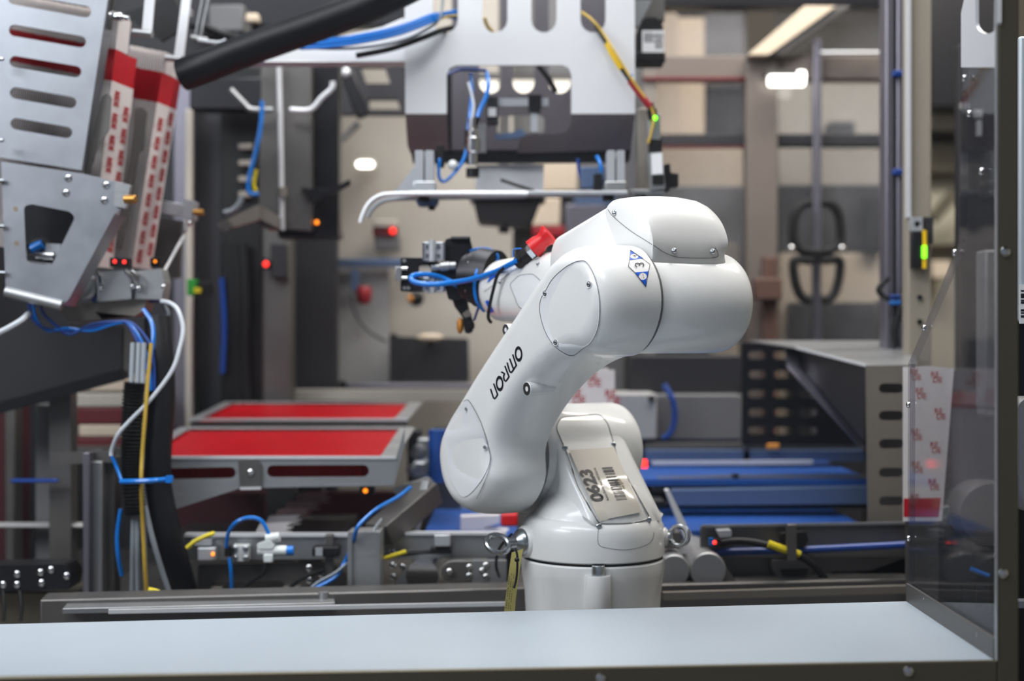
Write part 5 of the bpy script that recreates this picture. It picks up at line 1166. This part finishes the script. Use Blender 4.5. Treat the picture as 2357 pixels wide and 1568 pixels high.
MB().pplate(rpoly([(806, 620), (826, 620), (824, 670), (808, 670)], 6), [], 3.62, .03).build('lock', 'blue_tint', rp)
MB().lathe([(.012, 0), (.018, .01), (.02, .035), (.014, .045)], P(838, 700, 3.62), UP, 16).build('red_grip', 'red_cable', rp)
MB().tube([P(812, 680, 3.62), P(820, 720, 3.62), P(850, 760, 3.62), P(890, 785, 3.62)], .006, 8).build('thin_cable', 'mid_grey', rp)
MB().sphere(P(958, 688, 3.6), .020).build('black_knob', 'black_plastic', rp); MB().sphere(P(946, 688, 3.59), .010).build('orange_knob', 'orange_pad', rp)
MB().pbox(668, 884, 1090, 900, 3.60, .06).build('bottom_profile', 'steel_purple', rp, .003)
MB().pplate([(745, 888), (792, 876), (798, 888)], [], 3.58, .02).build('latch', 'dark_grey', rp)
su = thing('signal_unit', 'small grey signal unit with red light on the rear panel', 'signal unit', P(885, 560, 3.66))
MB().pbox(858, 506, 914, 524, 3.68, .05).build('cap', 'beige_grey', su, .004); MB().pbox(858, 524, 914, 542, 3.685, .045).build('red_window', 'red_deep', su); MB().sphere(P(904, 532, 3.68), .007).build('light', 'led_red', su)
MB().pbox(862, 542, 920, 576, 3.69, .04).build('base', 'mid_grey', su, .004)
tag(MB().pplate(rpoly([(896, 772), (905, 765), (915, 775), (1078, 780), (1080, 880), (896, 880)], 4), [], 3.64, .03).build('mesh_panel', 'dark_grey'), 'black mesh panel low on the rear wall behind the gripper', 'panel')
lo = thing('oval_cap', 'pale oval cap added for a lamp reflection at the black mesh panel', 'lamp', P(990, 790, 3.6)); MB().sphere(P(990, 777, 3.60), .030, sc=(1.15, .5, .35)).build('dome', 'cream', lo); MB().cyl(P(990, 777, 3.6), P(990, 800, 3.62), .006, n=8).build('stem', 'dark_grey', lo)  # pale cap added where a lamp is only reflected
tag(MB().pbox(560, 898, 1120, 922, 3.34, .06).build('white_ledge', 'beige_grey'), 'pale horizontal ledge behind the red trays', 'ledge')
ll = thing('slot_lamp', 'small bright oval lamp on the rear panel left of the picker hook', 'lamp', P(840, 385, 3.7)); MB().pplate(capsule(828, 378, 852, 378, 8), [], 3.70, .01).build('glow', 'lamp_glow', ll); MB().pplate(capsule(826, 378, 854, 378, 11), [], 3.708, .02).build('rim', 'beige_grey', ll)
bn = thing('dark_bin', 'dark bin below the picker head behind the gripper', 'bin', P(1155, 530, 3.2))
MB().pplate([(1086, 452), (1250, 448), (1222, 520), (1100, 510)], [], 3.2, .12).build('body', 'dark_grey', bn, .004); MB().pbox(1080, 446, 1256, 458, 3.19, .14).build('rim', 'black_metal', bn)
MB().box((P(1160, 0, 3.3).x, 3.31, 3.0), (.025, .02, 2.5)).build('hanger', 'steel_dark', bn)
# middle rear clutter
mc = thing('rear_machine', 'dim grey rear machine front between picker head and window', 'machine', P(1400, 830, 3.85))
MB().box(((P(1180, 0, 3.85).x + P(1500, 0, 3.85).x) / 2, 3.9, 1.25), (P(1500, 0, 3.85).x - P(1180, 0, 3.85).x, .08, 2.5)).build('front', 'mid_grey', mc)
for x0, y0, x1, y1, mt in ((1190, 455, 1290, 520, 'beige'), (1300, 470, 1400, 560, 'steel_purple'), (1225, 520, 1300, 545, 'red_cable'), (1320, 440, 1420, 475, 'blue_tint'), (1230, 365, 1330, 440, 'beige'), (1060, 520, 1180, 560, 'brown')):
    MB().pbox(x0, y0, x1, y1, 3.80, .04).build('front_panel', mt, mc, .004)
MB().box((P(1340, 0, 3.85).x, 3.9, 2.8), (.42, .05, .7)).build('top_panel', 'beige_grey', mc)

# ------------------------------------------------------------------ right rear: glazed doors
gw = thing('glazed_door', 'glazed steel door frame with cross bars at the right rear', 'door', P(1770, 1000, 3.7))
YW = 3.70
def gbox(x0, y0, x1, y1, Y, dep, nm, mt, bv=.003): MB().pbox(x0, y0, x1, y1, Y, dep).build(nm, mt, gw, bv)
gbox(1470, -40, 2100, 14, YW, .06, 'head_bar', 'black_metal'); gbox(1480, 128, 2060, 182, YW, .06, 'transom', 'stile_brown')
gbox(1718, 130, 1790, 1000, YW - .02, .06, 'stile', 'stile_brown'); gbox(1873, 90, 1891, 1000, YW - .03, .03, 'mullion', 'steel_purple')
gbox(1480, 308, 2060, 336, YW + .02, .05, 'cross_bar', 'dark_grey'); gbox(1890, 117, 2044, 124, YW - .035, .02, 'bright_ledge', 'steel_bright')
gbox(1480, 160, 1510, 1000, YW, .05, 'side_stile', 'steel_warm'); gbox(1480, 176, 1720, 186, YW - .01, .02, 'red_gasket', 'red_deep')
gbox(1480, 336, 1740, 341, YW - .01, .02, 'red_gasket', 'red_deep')
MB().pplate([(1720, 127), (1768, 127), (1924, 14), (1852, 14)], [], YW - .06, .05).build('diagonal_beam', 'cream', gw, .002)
MB().pplate([(1768, 127), (1800, 127), (1960, 14), (1924, 14)], [], YW - .05, .05).build('diagonal_dark_beam', 'steel_dark', gw, .002)  # darker second beam beside the cream one
MB().pbox(1505, 14, 1720, 790, YW + .03, .005).build('pane', 'pane_back', gw); MB().pbox(1786, 14, 2050, 790, YW + .03, .005).build('pane', 'pane_back', gw)
MB().lathe([(.02, 0), (.02, .09)], P(1770, 181, YW - .06), (1, 0, 0), 14).build('reflection_tube', 'lamp_glow', gw); MB().pbox(1764, 160, 1836, 172, YW - .08, .06).build('reflection_holder', 'steel_dark', gw)  # glowing tube and holder added in place of a hall lamp's pane reflection
for sg, xc in ((1, 1868), (-1, 1892)):  # second set repeats the handles as their mirror reflection
    for pts in ([(0, -100), (-22, -95), (-38, -72), (-43, -30), (-40, -8), (-26, 8), (0, 14)], [(0, 34), (-34, 32), (-42, 44), (-38, 80), (-28, 110), (-14, 122), (0, 124)]):
        MB().tube([P(xc + sg * x, 566 + y, 3.62) for x, y in pts], .012, 10).build('handle_and_mirror', 'black_plastic', gw)
    MB().sphere(P(xc - sg * 46, 572, 3.60), .009).build('handle_bolt', 'chrome', gw)
for x, Y_ in ((1846, 3.62),): MB().pbox(1846, 572, 1914, 604, 3.615, .03).build('lock_case', 'black_plastic', gw, .004)
# what stands behind the glass
def back(x0, y0, x1, y1, Y, dep, nm, mt, label, cat, z0=None): return post(nm, label, x0, x1, y0, y1, Y, dep, mt, cat, z0)
back(1505, 30, 1560, 320, 4.3, .2, 'cream_column', 'beige', 'cream column behind the glass next to the motor', 'column', 0)
back(1560, 40, 1622, 420, 4.6, .3, 'cream_column', 'cream', 'paler cream column behind the glass left of the wide stile', 'column', 0)
back(1622, 30, 1712, 120, 4.9, .2, 'grey_box', 'mid_grey', 'grey box high behind the glass left of the diagonal beam', 'box', 1.9)
back(1626, 200, 1712, 250, 4.8, .2, 'dark_box', 'dark_grey', 'dark box behind the glass under the transom', 'box', 1.9)
back(1626, 250, 1712, 430, 4.9, .2, 'grey_screen', 'light_grey', 'pale grey screen behind the glass left of the wide stile', 'screen', 0)
back(1790, 186, 2040, 312, 5.0, .2, 'white_cabinet', 'beige_grey', 'large pale cabinet behind the right glass pane', 'cabinet', 0)
back(1910, 280, 1968, 318, 4.915, .09, 'dark_case', 'dark_grey', 'small dark case in front of the pale cabinet', 'case', 1.9)
back(1510, 342, 1730, 428, 4.2, .1, 'peach_sheet', 'beige', 'peach sheet behind the lower left glass', 'sheet', 0)
back(1792, 342, 2040, 428, 4.16, .06, 'rose_sheet', 'beige_grey', 'rose-grey sheet behind the lower right glass', 'sheet', 1.952)
back(1505, 428, 1730, 600, 4.1, .08, 'mid_cabinet', 'mid_grey', 'mid grey cabinet behind the robot hood', 'cabinet', 0)
back(1792, 428, 2040, 580, 4.15, .08, 'dark_cabinet', 'dark_grey', 'dark cabinet front around the door handles', 'cabinet', 1.757)  # plain dark grey front above the cream sheet
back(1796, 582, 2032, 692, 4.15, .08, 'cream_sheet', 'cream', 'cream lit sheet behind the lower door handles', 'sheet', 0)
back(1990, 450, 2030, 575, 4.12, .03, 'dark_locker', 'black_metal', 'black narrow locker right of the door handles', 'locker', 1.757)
back(1826, 696, 2040, 786, 4.05, .2, 'dark_crate', 'dark_grey', 'dark crate below the cream sheet', 'crate', 0)
back(1640, 560, 1700, 800, 4.0, .1, 'pale_upright', 'beige', 'pale upright board just right of the robot elbow drum', 'board', 0)
back(1758, 590, 1790, 800, 3.62, .04, 'brown_post', 'brown', 'brown post in front of the wide stile', 'post', 0)
back(1738, 640, 1800, 690, 3.58, .05, 'brown_bracket', 'brown', 'brown bracket on the brown post', 'bracket', None)
back(2026, 690, 2050, 790, 3.9, .05, 'rust_strip', 'brown', 'rust-coloured strip left of the tall profile post', 'strip', 0)
# tall posts right
tp = thing('profile_post', 'tall grooved aluminium profile post right of the glazed door', 'post', P(2062, 1400, 2.75))
a_, b_ = P(2040, 1400, 2.75), P(2060, -60, 2.75)
MB().box(((a_.x + b_.x) / 2, 2.78, (1.0 + b_.z) / 2), (b_.x - a_.x, .05, b_.z - 1.0)).build('profile_left', 'steel_purple', tp, .003)
a_, b_ = P(2066, 1400, 2.75), P(2086, -60, 2.75)
MB().box(((a_.x + b_.x) / 2, 2.78, (1.0 + b_.z) / 2), (b_.x - a_.x, .05, b_.z - 1.0)).build('profile_right', 'steel_purple', tp, .003)
MB().box(((P(2063, 0, 2.75).x), 2.80, (1.0 + b_.z) / 2), (.03, .02, b_.z - 1.0)).build('groove', 'black_metal', tp)
for y in (168, 395): MB().pbox(2058, y - 7, 2082, y + 7, 2.74, .02).build('blue_clip', 'blue_dark', tp, .002)
for y, mt in ((683, 'blue_dark'), (697, 'blue_hose')): MB().pbox(2052, y - 5, 2074, y + 5, 2.74, .02).build('cable_clip', mt, tp, .002)
MB().tube([P(2074, 705, 2.73), P(2060, 760, 2.73), P(2064, 800, 2.73)], .007, 8).build('black_lead', 'black_rubber', tp)
for pts in ([(2045, 640), (2022, 665), (2030, 680), (2046, 690)], [(2110, 640), (2096, 665), (2076, 676)]): MB().tube([P(x, y, 2.72) for x, y in pts], .005, 8).build('looped_wire', 'black_rubber', tp)
MB().tube([P(2112, 646, 2.715), P(2100, 672, 2.715), P(2078, 682, 2.715)], .0045, 8).build('yellow_wire', 'yellow_cable', tp)
bp_ = thing('sensor_post', 'beige steel post with light-curtain sensor at right', 'post', P(2120, 1400, 2.6))
a_, b_ = P(2092, 1400, 2.62), P(2146, -60, 2.62)
MB().box(((a_.x + b_.x) / 2, 2.645, (1.0 + b_.z) / 2), (b_.x - a_.x, .04, b_.z - 1.0)).build('column', 'post_beige', bp_, .003)
MB().pbox(2090, -40, 2097, 500, 2.612, .02).build('bright_edge', 'steel_bright', bp_)
MB().pplate(rpoly([(2098, 500), (2124, 500), (2124, 532), (2098, 532)], 3), [circ(2112, 516, 7)], 2.60, .02).build('sensor_head', 'alu', bp_, .001)
MB().pbox(2103, 508, 2122, 526, 2.612, .01).build('sensor_eye', 'black_plastic', bp_)
MB().pbox(2100, 535, 2124, 618, 2.60, .02).build('sensor_body', 'black_metal', bp_, .001)
MB().pbox(2128, 500, 2148, 560, 2.605, .015).build('dark_cover', 'dark_grey', bp_)
MB().tube([P(2128, 530, 2.598), P(2129, 575, 2.598), P(2128, 618, 2.598)], .004, 8).build('yellow_strip', 'yellow_tape', bp_)
MB().pbox(2124, 566, 2133, 594, 2.592, .006).build('green_light', 'led_green', bp_)
for y in (685, 741): MB().lathe([(.005, -.001), (.005, .0008)], P(2117, y, 2.62), (0, -1, 0), 12).build('hole_plug', 'black_plastic', bp_)
# far right background
rk = thing('storage_rack', 'cream storage rack with olive brace seen far between the right posts', 'rack', P(2185, 1000, 5.6))
def rbox(x0, y0, x1, y1, Y, dep, nm, mt, z0=None):
    a_, b_ = P(x0, y1, Y), P(x1, y0, Y); zb_ = a_.z if z0 is None else z0
    MB().box(((a_.x + b_.x) / 2, Y + dep / 2, (zb_ + b_.z) / 2), (b_.x - a_.x, dep, b_.z - zb_)).build(nm, mt, rk, .004)
rbox(2120, 395, 2300, 800, 5.6, .3, 'back_sheet', 'wall_pale', 0); rbox(2120, 250, 2300, 300, 5.5, .4, 'upper_shelf', 'beige_grey'); rbox(2120, 330, 2300, 396, 5.5, .4, 'lower_shelf', 'steel_olive')
rbox(2120, 560, 2300, 566, 5.45, .2, 'rack_beam', 'steel_olive'); rbox(2290, 200, 2300, 800, 5.5, .4, 'rack_post', 'steel_olive', 0)
MB().bar(P(2146, 505, 5.4), P(2212, 430, 5.4), .04, .04, (0, 1, 0)).build('brace', 'steel_olive', rk)
back(2140, -60, 2340, 245, 5.2, .2, 'dark_duct', 'black_metal', 'dark ceiling duct far behind at upper right', 'duct', None)
rbox(2146, 600, 2190, 640, 5.4, .2, 'carton', 'beige')
dk = thing('dark_machine', 'dark machine body seen through the clear side guard', 'machine', P(2280, 1400, 2.5))
a_, b_ = P(2196, 1400, 2.7), P(2480, 100, 2.7)
a_ = P(2207, 1400, 2.705); MB().box(((a_.x + b_.x) / 2, 2.72, (0 + b_.z) / 2), (b_.x - a_.x, .03, b_.z)).build('body', 'dark_grey', dk, .004)
a_, b_ = P(2160, 1400, 2.705), P(2210, 850, 2.705); MB().box(((a_.x + b_.x) / 2, 2.72, (0 + b_.z) / 2), (b_.x - a_.x, .03, b_.z)).build('lower_body', 'dark_grey', dk, .004)
MB().pbox(2268, 575, 2330, 960, 2.3, .05).build('grey_panel', 'mid_grey', dk, .004)
MB().lathe([(.05, 0), (.055, .02), (.05, .08)], P(2282, 1185, 2.3), (0, 1, 0), 24).build('round_motor', 'steel_dark', dk)
MB().pbox(2130, 1190, 2300, 1340, 2.55, .1).build('low_box', 'black_metal', dk, .004)
MB().pplate(rpoly([(2130, 1180), (2250, 1150), (2256, 1158), (2136, 1200)], 3), [], 2.35, .02).build('bracket', 'steel', dk)
MB().pbox(2150, 905, 2300, 940, 2.6, .03).build('red_band', 'red_deep', dk)
for x0, y0, x1, y1 in ((2212, 236, 2230, 250), (2244, 252, 2262, 270), (2250, 276, 2260, 312)): MB().pbox(x0, y0, x1, y1, 2.68, .01).build('pale_tag', 'light_grey', dk)
tube_px([(2234, 1310, 2.3), (2250, 1316, 2.3), (2276, 1326, 2.3)], 5).build('blue_hose_end', 'blue_hose', dk)
tag(MB().lathe([(.010, 0), (.008, .03), (.008, .032)], P(2262, 1408, 1.75), UP, 16).build('clear_vial', 'pane_guard'), 'small clear vial standing behind the side guard', 'vial')

# ------------------------------------------------------------------ lower left cell
pg = thing('slanted_guard', 'dark slanted guard panel below the carton magazine', 'guard panel', P(140, 930, 2.6))
MB().pplate([(-60, 790), (60, 738), (286, 752), (284, 862), (-60, 955)], [], 2.6, .02).build('panel', 'dark_grey', pg)
MB().bar(P(-60, 955, 2.59), P(284, 862, 2.59), .02, .02, (0, 1, 0)).build('lower_edge', 'black_metal', pg)
MB().pbox(282, 745, 300, 870, 2.6, .03).build('end_profile', 'steel_dark', pg)
MB().box((P(130, 0, 2.62).x, 2.66, 1.2), (.04, .04, .45)).build('stay', 'steel_dark', pg)
for k, (x0, y0, x1, y1, mt, lb) in enumerate(((175, 868, 290, 902, 'beige', 'pale reflection box, topmost of the blurred stack at left'), (165, 905, 290, 938, 'beige_grey', 'pale reflection box, second of the blurred stack at left'), (160, 938, 290, 978, 'red_deep', 'dark red carton edge in the blurred stack at left'), (180, 978, 290, 1006, 'beige', 'pale reflection box, third of the blurred stack at left'), (150, 1006, 290, 1030, 'red_deep', 'lowest dark red reflection box in the blurred stack at left'))):  # solid boxes added in place of blurred reflections in the glass
    post('reflection_box', lb, x0, x1, y0, y1, 3.0, .25, mt, 'carton')
tag(MB().pbox(140, 1030, 300, 1050, 2.95, .32).build('stack_shelf', 'steel_dark'), 'shelf under the blurred reflection boxes at left', 'shelf')
post('support_column', 'dark column carrying the shelf of blurred reflection boxes', 215, 250, 1050, 1200, 3.0, .1, 'steel_dark', 'column', 1.0)
sp_ = thing('box_post', 'stainless box post with open channel at the lower left', 'post', P(235, 1400, 2.35))
def zbox(x0, x1, ytop, Y, dep, nm, mt): a_, b_ = P(x0, ytop, Y), P(x1, ytop, Y); MB().box(((a_.x + b_.x) / 2, Y + dep / 2, (1.0 + a_.z) / 2), (b_.x - a_.x, dep, a_.z - 1.0)).build(nm, mt, sp_, .002)
zbox(206, 236, 1062, 2.42, .03, 'channel_face', 'steel'); zbox(190, 206, 1042, 2.40, .08, 'channel_side', 'steel_purple'); zbox(236, 264, 1052, 2.45, .04, 'inner_face', 'steel_dark')
MB().bar(P(120, 1056, 2.44), P(262, 1050, 2.44), .02, .02).build('top_bar', 'steel_dark', sp_)
post('frame_post', 'dim post behind the left glass', 80, 118, 930, 1400, 2.7, .05, 'mid_grey', z0=1.0)
post('frame_post', 'second dim post behind the left glass', 10, 34, 900, 1400, 2.9, .05, 'steel_dark', z0=1.0)
bx = thing('valve_terminal', 'black valve terminal with bright bolts at the lower left', 'valve terminal', P(90, 1360, 2.4))
MB().pplate(rpoly([(-60, 1302), (150, 1298), (166, 1320), (160, 1358), (-60, 1362)], 8), [], 2.40, .06).build('body', 'black_metal', bx, .002)
for x, y in ((40, 1322), (94, 1318), (118, 1312), (40, 1346), (96, 1342), (8, 1346), (154, 1326)): screw(P(x, y, 2.398), (0, -1, 0), .006, bx, 'chrome', 'bolt')
post('mounting_plinth', 'tan base plate under the black valve terminal', -60, 180, 1362, 1440, 2.45, .1, 'steel_olive', 'base', 1.0)
for k, x in enumerate((45, 6)): cable([(x, 1360, 2.38), (x + 4, 1390, 2.37), (x + 2, 1430, 2.36)], 4, 'black_rubber', 'black_cable', ('right', 'left')[k] + ' thin black cable below the valve terminal')
post('dim_rail', 'pale horizontal rail behind the left glass', -60, 190, 1208, 1216, 2.65, .04, 'light_grey', 'rail')
post('red_stripe_carton', 'dull red carton face at the far left edge', -60, 34, 930, 1052, 3.1, .1, 'card_maroon', 'carton', 1.0)
post('blue_strip', 'thin blue strip behind the left glass', 22, 130, 1104, 1112, 2.6, .02, 'blue_dark', 'strip')
gb = thing('terminal_box', 'small green and yellow terminal box left of the cable duct', 'terminal', P(445, 690, 2.95))
MB().pbox(430, 642, 452, 680, 2.95, .03).build('green_part', 'green_box', gb, .002); MB().pbox(452, 650, 486, 678, 2.955, .03).build('dark_part', 'black_plastic', gb, .002); MB().pbox(446, 662, 462, 674, 2.945, .01).build('yellow_part', 'yellow', gb)
rl = thing('pilot_light', 'red pilot light on the dark post right of the cable duct', 'light', P(612, 620, 3.2)); MB().lathe([(.012, 0), (.012, .02)], P(612, 608, 3.22), (0, -1, 0), 14).build('holder', 'black_plastic', rl); MB().sphere(P(612, 608, 3.20), .006).build('lens', 'led_red', rl)
MB().pbox(622, 560, 660, 640, 3.21, .03).build('box', 'dark_grey', rl, .003)

sl_ = thing('glow_strip', 'warm glowing strip added behind the holes of the rear picker plate', 'lamp', P(1200, 215, 3.4))  # glowing strip added so the plate holes look bright
MB().pbox(1095, 180, 1325, 222, 3.40, .03).build('glow_panel', 'soft_glow', sl_); MB().box((P(1240, 0, 3.4).x, 3.42, 3.2), (.012, .012, 2.1)).build('hanger', 'steel_dark', sl_); MB().pbox(1090, 168, 1330, 182, 3.39, .06).build('holder', 'steel_dark', sl_)

# ------------------------------------------------------------------ tidy
for _o in bpy.data.objects:
    if '_o' in _o: del _o['_o']
